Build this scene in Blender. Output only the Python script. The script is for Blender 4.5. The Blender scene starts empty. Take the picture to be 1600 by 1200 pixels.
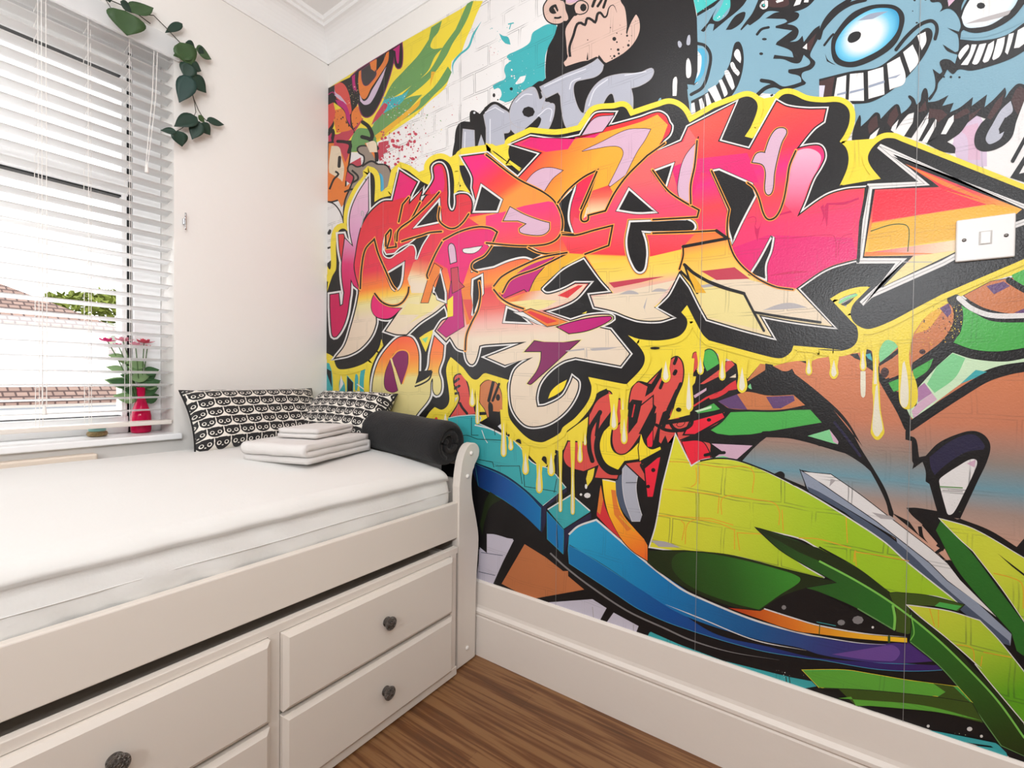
import bpy, bmesh, math, random
from mathutils import Vector, Matrix, noise
from mathutils.geometry import tessellate_polygon
random.seed(7)
SC = bpy.context.scene
COL = SC.collection

# ------------------------------------------------------------------ camera
CAM_H = 1.007
FOC, YAW, PITCH, ROLL = 732.2476, 0.953219, -0.0154839, 0.0112654
_cy, _sy = math.cos(YAW), math.sin(YAW)
FW = Vector((_sy*math.cos(PITCH), _cy*math.cos(PITCH), math.sin(PITCH)))
_rt = Vector((_cy, -_sy, 0)); _up = _rt.cross(FW)
RT = _rt*math.cos(ROLL) + _up*math.sin(ROLL)
UP = -_rt*math.sin(ROLL) + _up*math.cos(ROLL)
CAMP = Vector((0, 0, CAM_H))
cam_d = bpy.data.cameras.new('camera'); cam = bpy.data.objects.new('camera', cam_d); COL.objects.link(cam)
cam_d.sensor_fit = 'HORIZONTAL'; cam_d.sensor_width = 36.0; cam_d.lens = FOC/1600*36.0
cam_d.clip_start = 0.02; cam_d.clip_end = 200
cam.matrix_world = Matrix(((RT.x, UP.x, -FW.x, 0), (RT.y, UP.y, -FW.y, 0), (RT.z, UP.z, -FW.z, CAM_H), (0, 0, 0, 1)))
SC.camera = cam

# ------------------------------------------------------------------ light and exposure
SC.view_settings.view_transform = 'Standard'
SC.view_settings.look = 'None'
SC.view_settings.gamma = 1.0
SC.view_settings.use_curve_mapping = False
SC.view_settings.exposure = 0.0
wd = bpy.data.worlds.new('overcast_sky'); SC.world = wd; wd.use_nodes = True
bg = wd.node_tree.nodes['Background']; bg.inputs[0].default_value = (1.0, 1.0, 1.0, 1); bg.inputs[1].default_value = 3.2

def area(name, loc, target, size, power, color=(1, 1, 1), sizey=None, spread=math.pi):
    l = bpy.data.lights.new(name, 'AREA'); o = bpy.data.objects.new(name, l); COL.objects.link(o)
    l.energy = power; l.color = color; l.size = size; l.spread = spread
    if sizey: l.shape = 'RECTANGLE'; l.size_y = sizey
    else: l.shape = 'DISK'
    o.location = loc
    o.rotation_euler = (Vector(target)-Vector(loc)).to_track_quat('-Z', 'Y').to_euler()
    return o
area('ceiling_lamp_light', (0.03, 0.72, 2.50), (0.03, 0.72, 0), 0.30, 4.5, (0.95, 0.975, 1.0))
area('photo_umbrella_light', (-1.25, 0.05, 1.45), (1.0, 1.2, 0.9), 0.34, 10.5, (0.95, 0.975, 1.0))
area('overhead_fill_light', (-0.3, -0.9, 2.45), (0.6, 0.4, 0.3), 1.3, 21, (0.94, 0.97, 1.0))  # added soft fill from above, out of view; not a fitting of the room
area('bounced_flash_light', (-0.6, -0.35, 1.55), (-0.1, 0.35, 2.6), 0.7, 35, (0.94, 0.97, 1.0))
area('window_daylight', (0.1, 2.01, 1.55), (0.1, 0, 0.6), 1.3, 3, (0.97, 0.98, 1.0), 1.3)

# ------------------------------------------------------------------ helpers
def ray(px, py):
    return (px-800)/FOC*RT - (py-600)/FOC*UP + FW
def on(ax, v, px, py):
    "point where the sight line of a photo pixel meets the plane coordinate[ax] = v"
    d = ray(px, py); return CAMP + d*((v-CAMP[ax])/d[ax])
def lin(h):
    h = h.lstrip('#'); c = [int(h[i:i+2], 16)/255 for i in (0, 2, 4)]
    return tuple(x/12.92 if x <= .04045 else ((x+.055)/1.055)**2.4 for x in c)+(1.0,)

def new_mat(name):
    m = bpy.data.materials.new(name); m.use_nodes = True
    nt = m.node_tree; return m, nt, nt.nodes['Principled BSDF']
def mat(name, col, rough=.5, metal=0., bump=0., bscale=40., var=0., vscale=3., trans=0., ior=1.45, sheen=0., spec=.5, stretch=None, sub=0.):
    m, nt, p = new_mat(name)
    p.inputs['Base Color'].default_value = lin(col); p.inputs['Roughness'].default_value = rough
    p.inputs['Metallic'].default_value = metal; p.inputs['Transmission Weight'].default_value = trans
    p.inputs['IOR'].default_value = ior; p.inputs['Sheen Weight'].default_value = sheen
    p.inputs['Specular IOR Level'].default_value = spec
    if sub: p.inputs['Subsurface Weight'].default_value = sub; p.inputs['Subsurface Radius'].default_value = (.01, .01, .01)
    tc = nt.nodes.new('ShaderNodeTexCoord'); src = tc.outputs['Object']
    if stretch:
        mp = nt.nodes.new('ShaderNodeMapping'); mp.inputs['Scale'].default_value = stretch
        nt.links.new(src, mp.inputs[0]); src = mp.outputs[0]
    if bump:
        n = nt.nodes.new('ShaderNodeTexNoise'); n.inputs['Scale'].default_value = bscale; n.inputs['Detail'].default_value = 4
        b = nt.nodes.new('ShaderNodeBump'); b.inputs['Strength'].default_value = bump; b.inputs['Distance'].default_value = .01
        nt.links.new(src, n.inputs['Vector']); nt.links.new(n.outputs['Fac'], b.inputs['Height']); nt.links.new(b.outputs[0], p.inputs['Normal'])
    if var:
        n = nt.nodes.new('ShaderNodeTexNoise'); n.inputs['Scale'].default_value = vscale; n.inputs['Detail'].default_value = 3
        mx = nt.nodes.new('ShaderNodeMix'); mx.data_type = 'RGBA'
        c = lin(col); mx.inputs[6].default_value = c; mx.inputs[7].default_value = tuple(x*(1-var) for x in c[:3])+(1,)
        nt.links.new(src, n.inputs['Vector']); nt.links.new(n.outputs['Fac'], mx.inputs[0]); nt.links.new(mx.outputs[2], p.inputs['Base Color'])
    return m

def link(name, bm, mats, parent=None, smooth=False, loc=None):
    me = bpy.data.meshes.new(name)
    bmesh.ops.recalc_face_normals(bm, faces=bm.faces[:])
    bm.to_mesh(me); bm.free()
    for mm in (mats if isinstance(mats, (list, tuple)) else [mats]): me.materials.append(mm)
    if smooth:
        for f in me.polygons: f.use_smooth = True
    o = bpy.data.objects.new(name, me); COL.objects.link(o)
    if parent: o.parent = parent
    if loc is not None: o.location = loc
    return o
def tag(o, label=None, cat=None, group=None, kind=None):
    if label: o['label'] = label
    if cat: o['category'] = cat
    if group: o['group'] = group
    if kind: o['kind'] = kind
    return o
def thing(name, label, cat, loc=(0, 0, 0), group=None, rot=(0, 0, 0)):
    o = bpy.data.objects.new(name, None); COL.objects.link(o); o.location = loc; o.rotation_euler = rot
    o.empty_display_size = .05
    return tag(o, label, cat, group)
def struct(name, bm, mats, smooth=False, parent=None):
    return tag(link(name, bm, mats, parent, smooth), kind='structure')
def box(bm, a, b, bevel=0., seg=2):
    x0, y0, z0 = [min(p, q) for p, q in zip(a, b)]; x1, y1, z1 = [max(p, q) for p, q in zip(a, b)]
    v = [bm.verts.new(p) for p in ((x0,y0,z0),(x1,y0,z0),(x1,y1,z0),(x0,y1,z0),(x0,y0,z1),(x1,y0,z1),(x1,y1,z1),(x0,y1,z1))]
    fs = [bm.faces.new([v[i] for i in q]) for q in ((0,3,2,1),(4,5,6,7),(0,1,5,4),(1,2,6,5),(2,3,7,6),(3,0,4,7))]
    if bevel:
        es = list({e for f in fs for e in f.edges})
        bmesh.ops.bevel(bm, geom=es, offset=bevel, segments=seg, affect='EDGES', profile=.5)
    return bm
def B(*boxes, bevel=0., seg=2):
    bm = bmesh.new()
    for a, b in boxes: box(bm, a, b, bevel, seg)
    return bm
def prism(bm, pts, axis, a, b, bevel=0., seg=2):
    "pts: 2-D outline; extruded along axis from a to b"
    def P(u, v, w):
        return {0: (w, u, v), 1: (u, w, v), 2: (u, v, w)}[axis]
    lo = [bm.verts.new(P(u, v, a)) for u, v in pts]; hi = [bm.verts.new(P(u, v, b)) for u, v in pts]
    n = len(pts); f0 = bm.faces.new(lo); f1 = bm.faces.new(hi[::-1])
    for i in range(n): bm.faces.new((lo[i], hi[i], hi[(i+1) % n], lo[(i+1) % n]))
    if bevel:
        es = list(f0.edges)+list(f1.edges)
        bmesh.ops.bevel(bm, geom=es, offset=bevel, segments=seg, affect='EDGES', profile=.5)
    return bm
def lathe(bm, prof, n=24, origin=(0, 0, 0), axis='Z'):
    rings = []
    for r, z in prof:
        ring = []
        for i in range(n):
            t = 2*math.pi*i/n; p = Vector((r*math.cos(t), r*math.sin(t), z))
            if axis == 'Y': p = Vector((p.x, -p.z, p.y))     # grows towards -y
            if axis == 'X': p = Vector((-p.z, p.x, p.y))     # grows towards -x
            ring.append(bm.verts.new(p+Vector(origin)))
        rings.append(ring)
    for a, b in zip(rings, rings[1:]):
        for i in range(n): bm.faces.new((a[i], a[(i+1) % n], b[(i+1) % n], b[i]))
    bm.faces.new(rings[0]); bm.faces.new(rings[-1][::-1])
    return bm
def tube(bm, pts, r, n=8, r2=None):
    pts = [Vector(p) for p in pts]; rings = []; m = len(pts)
    for i, p in enumerate(pts):
        d = (pts[min(i+1, m-1)]-pts[max(i-1, 0)]).normalized()
        a = d.orthogonal().normalized() if abs(d.z) > .95 else d.cross(Vector((0, 0, 1))).normalized()
        b = d.cross(a); rr = r if r2 is None else r+(r2-r)*i/(m-1)
        rings.append([bm.verts.new(p+a*rr*math.cos(2*math.pi*k/n)+b*rr*math.sin(2*math.pi*k/n)) for k in range(n)])
    for a, b in zip(rings, rings[1:]):
        for i in range(n): bm.faces.new((a[i], a[(i+1) % n], b[(i+1) % n], b[i]))
    bm.faces.new(rings[0]); bm.faces.new(rings[-1][::-1])
    return bm

# ------------------------------------------------------------------ the room
WX, WY = 1.32, 2.0286           # mural wall, window wall
RX, RY, CZ = -1.75, -2.2, 2.62  # far corners of the room, ceiling
XO = .691                       # right edge of the window opening
SILL_Z, HEAD_Z, YG = .785, 2.205, 2.152
m_wall = mat('painted_wall', '#e9e5e0', .75, bump=.05, bscale=60, var=.03, vscale=1.5)
m_ceil = mat('ceiling_paint', '#eae8e6', .8, bump=.04, bscale=50)
m_white = mat('white_gloss_paint', '#ebe6e0', .35, bump=.03, bscale=25)
m_upvc = mat('white_window_plastic', '#f2f2f2', .3)
m_skirt = mat('skirting_paint', '#ece3da', .42, bump=.12, bscale=18)

def wood_floor():
    m, nt, p = new_mat('oak_laminate'); N = nt.nodes.new; L = nt.links.new
    tc = N('ShaderNodeTexCoord')
    sp = N('ShaderNodeSeparateXYZ'); L(tc.outputs['Object'], sp.inputs[0])
    cb = N('ShaderNodeCombineXYZ'); L(sp.outputs[1], cb.inputs[0]); L(sp.outputs[0], cb.inputs[1])
    br = N('ShaderNodeTexBrick'); L(cb.outputs[0], br.inputs['Vector'])
    br.inputs['Scale'].default_value = 1; br.inputs['Brick Width'].default_value = 1.25; br.inputs['Row Height'].default_value = .193
    br.inputs['Mortar Size'].default_value = .0012; br.offset = .37
    br.inputs['Color1'].default_value = (.35, .35, .35, 1); br.inputs['Color2'].default_value = (.75, .75, .75, 1); br.inputs['Mortar'].default_value = (0.1, 0.1, 0.1, 1)
    mp = N('ShaderNodeMapping'); L(tc.outputs['Object'], mp.inputs[0]); mp.inputs['Scale'].default_value = (85, 2.6, 1)
    n1 = N('ShaderNodeTexNoise'); L(mp.outputs[0], n1.inputs['Vector']); n1.inputs['Scale'].default_value = 1; n1.inputs['Detail'].default_value = 8; n1.inputs['Distortion'].default_value = .6
    mp2 = N('ShaderNodeMapping'); L(tc.outputs['Object'], mp2.inputs[0]); mp2.inputs['Scale'].default_value = (16, 1.3, 1)
    n2 = N('ShaderNodeTexNoise'); L(mp2.outputs[0], n2.inputs['Vector']); n2.inputs['Scale'].default_value = 1; n2.inputs['Detail'].default_value = 4; n2.inputs['Distortion'].default_value = 1.2
    a = N('ShaderNodeMath'); a.operation = 'MULTIPLY_ADD'; L(n2.outputs['Fac'], a.inputs[0]); a.inputs[1].default_value = .75; L(n1.outputs['Fac'], a.inputs[2])
    b = N('ShaderNodeMath'); b.operation = 'MULTIPLY_ADD'; L(br.outputs['Color'], b.inputs[0]); b.inputs[1].default_value = .12; L(a.outputs[0], b.inputs[2])
    cr = N('ShaderNodeValToRGB'); L(b.outputs[0], cr.inputs[0]); e = cr.color_ramp.elements
    e[0].position = .56; e[0].color = lin('#4d311b'); e[1].position = 1.0; e[1].color = lin('#8f6640')
    x = e.new(.87); x.color = lin('#704627')
    L(cr.outputs[0], p.inputs['Base Color']); p.inputs['Roughness'].default_value = .42
    bu = N('ShaderNodeBump'); bu.inputs['Strength'].default_value = .15; bu.inputs['Distance'].default_value = .002
    L(n1.outputs['Fac'], bu.inputs['Height']); L(bu.outputs[0], p.inputs['Normal'])
    return m
struct('floor', B(((RX-.1, RY-.1, -.06), (WX+.12, WY+.25, 0))), wood_floor())
struct('ceiling', B(((RX-.1, RY-.1, CZ), (WX+.12, WY+.25, CZ+.08))), m_ceil)
struct('wall_right', B(((WX, RY-.1, 0), (WX+.12, WY+.25, CZ))), m_wall)
struct('wall_left', B(((RX-.12, RY-.1, 0), (RX, WY+.25, CZ))), m_wall)
struct('wall_front', B(((RX, RY-.12, 0), (WX, RY, CZ))), m_wall)
# window wall: pier on the right, parts above and below the opening, pier far left
XL = -1.25
struct('wall_back', B(((XO, WY, 0), (WX, WY+.25, CZ)), ((XL, WY, HEAD_Z), (XO, WY+.25, CZ)), ((XL, WY, 0), (XO, WY+.25, SILL_Z-.022)), ((RX, WY, 0), (XL, WY+.25, CZ))), m_wall)
# moulded skirting board along the mural wall and the window wall
def skirting(th=1.0):
    return [(0, 0), (.020, 0), (.020, .142), (.017, .147), (.022, .153), (.022, .162), (.014, .172), (.012, .182), (.0105, .262), (.006, .268), (0, .268)]
bm = bmesh.new(); prism(bm, [(WX-u, v) for u, v in skirting()], 1, RY, WY); struct('baseboard_right', bm, m_skirt)
bm = bmesh.new(); prism(bm, [(WY-u, v) for u, v in skirting()], 0, RX, WX-.022); struct('baseboard_back', bm, m_skirt)
# plaster coving: runs above z = 2.477 and meets the ceiling 9 cm out
def cove():
    p = [(0, 2.477), (.006, 2.477), (.008, 2.488)]
    for i in range(9):
        t = i/8*math.pi/2; p.append((.010+.062*(1-math.cos(t)), 2.492+.095*math.sin(t)))
    return p+[(.074, 2.600), (.062+.022, 2.604), (.088, CZ), (0, CZ)]
bm = bmesh.new(); prism(bm, [(WX-u, v) for u, v in cove()], 1, RY, WY); struct('trim_1', bm, m_ceil)
bm = bmesh.new(); prism(bm, [(WY-u, v) for u, v in cove()], 0, RX, WX); struct('trim_2', bm, m_ceil)

# window: frame, mullion, transom, gaskets, glass, inner sill
m_gasket = mat('black_gasket', '#1c1e20', .6)
m_glass = mat('window_glass', '#ffffff', .0, trans=1., ior=1.01, spec=.2)
yf = YG
win = tag(bpy.data.objects.new('window_1', None), kind='structure'); COL.objects.link(win)
fr = bmesh.new()
box(fr, (.603, yf, SILL_Z), (XO, yf+.07, HEAD_Z), .004)
box(fr, (XL, yf, SILL_Z), (.590, yf+.07, SILL_Z+.062), .004)
box(fr, (XL, yf, 2.13), (.590, yf+.07, HEAD_Z), .004)
box(fr, (XL, yf, 1.651), (.590, yf+.07, 1.71), .004)
box(fr, (XL, yf, SILL_Z), (XL+.07, yf+.07, HEAD_Z), .004)
box(fr, (-.42, yf, SILL_Z), (-.34, yf+.07, HEAD_Z), .004)
box(fr, (.570, yf+.002, SILL_Z+.05), (.586, yf+.065, 2.14), .002)
struct('window_frame', fr, m_upvc, parent=win)
g = bmesh.new()
box(g, (.586, yf+.012, SILL_Z), (.603, yf+.06, HEAD_Z)); box(g, (XL, yf+.004, 1.6455), (.60, yf+.05, 1.651))
box(g, (XL+.07, yf+.004, 2.081), (.586, yf+.05, 2.085)); box(g, (XL+.07, yf+.01, SILL_Z+.062), (.586, yf+.05, SILL_Z+.0645))
struct('window_gasket', g, m_gasket, parent=win)
struct('window_pane', B(((XL+.05, yf+.03, SILL_Z+.05), (.59, yf+.036, HEAD_Z-.05))), m_glass, parent=win)
s = bmesh.new(); box(s, (XL-.02, 1.998, SILL_Z-.022), (.708, yf+.02, SILL_Z), .004)
struct('window_sill', s, m_upvc, parent=win)

# ------------------------------------------------------------------ graffiti wallpaper
# flat printed artwork: every colour field is a face of ONE sheet pasted on the mural wall
TILE = dict(A=(500,0), B=(500,220), C=(500,440), D=(760,0), E=(760,220), F=(760,440), G=(1020,0), H=(1020,220), I=(1020,440),
            J=(1280,0), K=(1280,220), L=(1280,440), M=(700,640), N=(1000,640), O=(1280,640), P=(740,840), Q=(1000,860), R=(1280,860))
def parse(s):
    t = None; out = []
    for w in s.split():
        if w in TILE or w in 'SZ': t = w; continue
        sh = w.endswith('!'); a, b = w.rstrip('!').split(','); a = float(a); b = float(b)
        if t == 'S': p = (1360+a*.15, 1020+b*.15)
        elif t == 'Z': p = (a, b)
        else: p = (TILE[t][0]+a/5, TILE[t][1]+b/5)
        out.append((p, sh))
    return out
def curve(pts, closed=True):
    n = len(pts); res = []
    def sub(a, b): return (a[0]-b[0], a[1]-b[1])
    def nrm(v):
        l = math.hypot(*v) or 1; return (v[0]/l, v[1]/l)
    for i in range(n if closed else n-1):
        (p0, s0), (p1, s1) = pts[i], pts[(i+1) % n]
        e0 = not closed and i == 0; e1 = not closed and i == n-2
        d = sub(p1, p0); l = math.hypot(*d); res.append(p0)
        if l < 1.2: continue
        f0, f1 = s0 or e0, s1 or e1
        if f0 and f1: continue
        t0 = nrm(d) if f0 else nrm(sub(p1, pts[i-1][0])); t1 = nrm(d) if f1 else nrm(sub(pts[(i+2) % n][0], p0))
        k = max(2, min(9, int(l/2.5)))
        for j in range(1, k):
            t = j/k; h00 = 2*t**3-3*t*t+1; h10 = t**3-2*t*t+t; h01 = -2*t**3+3*t*t; h11 = t**3-t*t
            res.append(tuple(h00*p0[c]+h10*l*t0[c]+h01*p1[c]+h11*l*t1[c] for c in (0, 1)))
    if not closed: res.append(pts[-1][0])
    return res

MU_MATS = []; MU_IDX = {}; MU_V = []; MU_F = []; MU_FM = []; MU_BB = []
def wallp(px, py):
    p = on(0, WX, px, py); return (p.y, p.z)
_bg = None
def brick_group():
    "thin double joint lines of the printed brick pattern: 0..1"
    g = bpy.data.node_groups.new('printed_brick_joints', 'ShaderNodeTree')
    g.interface.new_socket('Fac', in_out='OUTPUT', socket_type='NodeSocketFloat')
    N = g.nodes.new; L = g.links.new; out = N('NodeGroupOutput'); tc = N('ShaderNodeTexCoord')
    nz = N('ShaderNodeTexNoise'); nz.inputs['Scale'].default_value = 9; nz.inputs['Detail'].default_value = 1; L(tc.outputs['Object'], nz.inputs['Vector'])
    sc = N('ShaderNodeVectorMath'); sc.operation = 'SCALE'; L(nz.outputs['Color'], sc.inputs[0]); sc.inputs['Scale'].default_value = .016
    ad = N('ShaderNodeVectorMath'); ad.operation = 'ADD'; L(tc.outputs['Object'], ad.inputs[0]); L(sc.outputs[0], ad.inputs[1])
    sp = N('ShaderNodeSeparateXYZ'); L(ad.outputs[0], sp.inputs[0])
    cb = N('ShaderNodeCombineXYZ')
    a1 = N('ShaderNodeMath'); a1.operation = 'ADD'; L(sp.outputs[1], a1.inputs[0]); a1.inputs[1].default_value = 2-.185+.134*.5-.008
    a2 = N('ShaderNodeMath'); a2.operation = 'ADD'; L(sp.outputs[2], a2.inputs[0]); a2.inputs[1].default_value = -.623+.0784*18-.008
    L(a1.outputs[0], cb.inputs[0]); L(a2.outputs[0], cb.inputs[1])
    def br(ms):
        b = N('ShaderNodeTexBrick'); L(cb.outputs[0], b.inputs['Vector']); b.inputs['Scale'].default_value = 1
        b.inputs['Brick Width'].default_value = .1335; b.inputs['Row Height'].default_value = .0784; b.inputs['Mortar Size'].default_value = ms
        b.inputs['Mortar Smooth'].default_value = .1; b.offset = .5; return b
    x, y = br(.0052), br(.0026)
    s = N('ShaderNodeMath'); s.operation = 'SUBTRACT'; L(x.outputs['Fac'], s.inputs[0]); L(y.outputs['Fac'], s.inputs[1])
    n2 = N('ShaderNodeTexNoise'); n2.inputs['Scale'].default_value = 14; L(tc.outputs['Object'], n2.inputs['Vector'])
    mr = N('ShaderNodeMapRange'); L(n2.outputs['Fac'], mr.inputs[0]); mr.inputs[1].default_value = .36; mr.inputs[2].default_value = .6
    mu = N('ShaderNodeMath'); mu.operation = 'MULTIPLY'; mu.use_clamp = True; L(s.outputs[0], mu.inputs[0]); L(mr.outputs[0], mu.inputs[1]); L(mu.outputs[0], out.inputs[0])
    return g
FULL = {'ink', 'ink2', 'brickwhite', 'leafyellow', 'leaf3', 'brown', 'green', 'rustblue', 'bandblue', 'sweep', 'sweepdark', 'bowl', 'blade', 'leafdark', 'strip', 'vein', 'rim', 'flame', 'darkgreen', 'olive', 'navy', 'indigo', 'yellow2', 'red2', 'redd', 'paleviolet', 'green_light', 'mint', 'steel', 'steel2', 'violetglow'}
def paper(name, cols, a=None, b=None, joint=.32, rad=None, speck=None):
    """printed colour. cols: one hex or [(pos, hex)...] blended between photo points a and b"""
    global _bg
    if _bg is None: _bg = brick_group()
    m, nt, p = new_mat(name); N = nt.nodes.new; L = nt.links.new
    kk = 1. if name in FULL else .92 if name in ('white', 'halo') else .68 if name in ('monster', 'skin', 'rose', 'skyblue') else .8
    lin = lambda h: tuple(c*kk for c in globals()['lin'](h)[:3])+(1.,)      # light offset put into the colour: upper-wall inks darkened where light falls stronger
    if isinstance(cols, str):
        rgb = N('ShaderNodeRGB'); rgb.outputs[0].default_value = lin(cols); src = rgb.outputs[0]
    else:
        tc = N('ShaderNodeTexCoord')
        A = wallp(*a); Bp = wallp(*b); d = (Bp[0]-A[0], Bp[1]-A[1]); q = d[0]**2+d[1]**2
        if rad:   # elliptical print gradient around a, radius reaches b
            v = N('ShaderNodeVectorMath'); v.operation = 'SUBTRACT'; L(tc.outputs['Object'], v.inputs[0]); v.inputs[1].default_value = (WX, A[0], A[1])
            w = N('ShaderNodeVectorMath'); w.operation = 'MULTIPLY'; L(v.outputs[0], w.inputs[0]); w.inputs[1].default_value = (0, 1/rad[0], 1/rad[1])
            ln = N('ShaderNodeVectorMath'); ln.operation = 'LENGTH'; L(w.outputs[0], ln.inputs[0]); f = ln.outputs['Value']
        else:
            v = N('ShaderNodeVectorMath'); v.operation = 'SUBTRACT'; L(tc.outputs['Object'], v.inputs[0]); v.inputs[1].default_value = (WX, A[0], A[1])
            w = N('ShaderNodeVectorMath'); w.operation = 'DOT_PRODUCT'; L(v.outputs[0], w.inputs[0]); w.inputs[1].default_value = (0, d[0]/q, d[1]/q); f = w.outputs['Value']
        cr = N('ShaderNodeValToRGB'); L(f, cr.inputs[0]); e = cr.color_ramp.elements
        e[0].position, e[0].color = cols[0][0], lin(cols[0][1]); e[1].position, e[1].color = cols[-1][0], lin(cols[-1][1])
        for po, c in cols[1:-1]:
            x = e.new(po); x.color = lin(c)
        src = cr.outputs[0]
    if speck:
        tc = N('ShaderNodeTexCoord'); vo = N('ShaderNodeTexNoise'); vo.inputs['Scale'].default_value = speck[1]; vo.inputs['Detail'].default_value = 2; L(tc.outputs['Object'], vo.inputs['Vector'])
        mr = N('ShaderNodeMapRange'); L(vo.outputs['Fac'], mr.inputs[0]); mr.inputs[1].default_value = speck[2]; mr.inputs[2].default_value = speck[2]+.04
        mx = N('ShaderNodeMix'); mx.data_type = 'RGBA'; L(mr.outputs[0], mx.inputs[0]); L(src, mx.inputs[6]); mx.inputs[7].default_value = lin(speck[0]); src = mx.outputs[2]
    if joint:
        gr = N('ShaderNodeGroup'); gr.node_tree = _bg
        ml = N('ShaderNodeMath'); ml.operation = 'MULTIPLY'; L(gr.outputs[0], ml.inputs[0]); ml.inputs[1].default_value = joint
        hs = N('ShaderNodeHueSaturation'); L(src, hs.inputs['Color']); hs.inputs['Value'].default_value = .45; hs.inputs['Saturation'].default_value = .9
        mx = N('ShaderNodeMix'); mx.data_type = 'RGBA'; L(ml.outputs[0], mx.inputs[0]); L(src, mx.inputs[6]); L(hs.outputs[0], mx.inputs[7]); src = mx.outputs[2]
    L(src, p.inputs['Base Color']); p.inputs['Roughness'].default_value = .30; p.inputs['Specular IOR Level'].default_value = .3
    tc = N('ShaderNodeTexCoord'); nz = N('ShaderNodeTexNoise'); nz.inputs['Scale'].default_value = 260; L(tc.outputs['Object'], nz.inputs['Vector'])
    bu = N('ShaderNodeBump'); bu.inputs['Strength'].default_value = .2; bu.inputs['Distance'].default_value = .002; L(nz.outputs['Fac'], bu.inputs['Height']); L(bu.outputs[0], p.inputs['Normal'])
    MU_IDX[name] = len(MU_MATS); MU_MATS.append(m); return name
def _level(ps):
    x0 = min(p[0] for p in ps); x1 = max(p[0] for p in ps); y0 = min(p[1] for p in ps); y1 = max(p[1] for p in ps); lv = 0
    for (a, b, c, d, l) in MU_BB:
        if l >= lv and a < x1 and b > x0 and c < y1 and d > y0: lv = l+1
    MU_BB.append((x0, x1, y0, y1, lv)); return lv
def _add(ps, faces, m, lv, ramp=False):
    o = len(MU_V)
    n = len(ps)
    for i, p in enumerate(ps):
        y, z = wallp(*p); MU_V.append((WX-.0006-(lv+(.75*i/n if ramp else 0))*.000010, y, z))
    for f in faces: MU_F.append([o+i for i in f]); MU_FM.append(MU_IDX[m])
def _ribbon(ps, w, m, closed, taper):
    n = len(ps); L_ = []; R_ = []
    q = [ps[0]]
    for p in ps[1:]:
        if math.hypot(p[0]-q[-1][0], p[1]-q[-1][1]) > .05: q.append(p)
    if closed and math.hypot(q[0][0]-q[-1][0], q[0][1]-q[-1][1]) < .05: q.pop()
    ps = q; n = len(ps)
    if n < 2: return
    out = []; faces = []
    for i, p in enumerate(ps):
        a = ps[i-1] if (closed or i > 0) else None; b = ps[(i+1) % n] if (closed or i < n-1) else None
        d0 = None if a is None else (p[0]-a[0], p[1]-a[1]); d1 = None if b is None else (b[0]-p[0], b[1]-p[1])
        d0 = d0 or d1; d1 = d1 or d0
        l0 = math.hypot(*d0) or 1; l1 = math.hypot(*d1) or 1
        n0 = (-d0[1]/l0, d0[0]/l0); n1 = (-d1[1]/l1, d1[0]/l1); s = (n0[0]+n1[0], n0[1]+n1[1]); ls = math.hypot(*s)
        if ls < .35: s = n0; k = 1
        else: s = (s[0]/ls, s[1]/ls); k = 1/max(.42, ls/2)
        ww = w/2
        if taper and not closed:
            t = i/(n-1); ww *= {1: min(1, 3*(1-t)+.08), 2: min(1, 4*t+.1, 4*(1-t)+.1), 3: min(1, 3*t+.08)}[taper]
        out += [(p[0]+s[0]*ww*k, p[1]+s[1]*ww*k), (p[0]-s[0]*ww*k, p[1]-s[1]*ww*k)]
    for i in range(n if closed else n-1):
        j = (i+1) % n; faces.append((2*i, 2*i+1, 2*j+1, 2*j))
    lv = _level(out)
    if w >= 6:      # wide strokes fold over themselves in tight corners: keep neighbouring pieces apart
        MU_BB[-1] = MU_BB[-1][:4]+(lv+12,)
        for i, f in enumerate(faces): _add([out[k] for k in f], [(0, 1, 2, 3)], m, lv+(i % 13))
    else: _add(out, faces, m, lv, True)
    if not closed and w > 3 and not taper:     # round ends
        for e in (ps[0], ps[-1]):
            c = [(e[0]+w/2*math.cos(k*math.pi/5), e[1]+w/2*math.sin(k*math.pi/5)) for k in range(10)]
            _add(c, [tuple(range(10))], m, MU_BB[-1][4]+.8)
def S(st, s, closed=False, taper=0):
    "stroke(s) along a line; st: 'mat width mat width ...' widest first"
    ps = curve(parse(s), closed); t = st.split()
    for m, w in zip(t[::2], t[1::2]): _ribbon(ps, float(w), m, closed, taper)
def F(m, s, ol=None):
    "filled shape with optional outline strokes underneath"
    ps = curve(parse(s), True)
    q = [ps[0]]
    for p in ps[1:]:
        if math.hypot(p[0]-q[-1][0], p[1]-q[-1][1]) > .05: q.append(p)
    ps = q
    if ol:
        t = ol.split()
        for mm, w in zip(t[::2], t[1::2]): _ribbon(ps, float(w), mm, True, 0)
    tris = tessellate_polygon([[Vector((p[0], p[1], 0)) for p in ps]])
    if m != '-': _add(ps, [tuple(t) for t in tris], m, _level(ps))
def D(m, s):
    "spots: x,y,r[,squash]"
    t = None
    for w in s.split():
        if w in TILE or w in 'SZ': t = w; continue
        v = [float(k) for k in w.split(',')]
        if t == 'S': c = (1360+v[0]*.15, 1020+v[1]*.15)
        elif t == 'Z': c = (v[0], v[1])
        else: c = (TILE[t][0]+v[0]/5, TILE[t][1]+v[1]/5)
        r = v[2]/5; q = v[3] if len(v) > 3 else 1.
        ps = [(c[0]+r*math.cos(k*math.pi/4), c[1]+r*q*math.sin(k*math.pi/4)) for k in range(8)]
        _add(ps, [tuple(range(8))], m, _level(ps))
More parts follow.
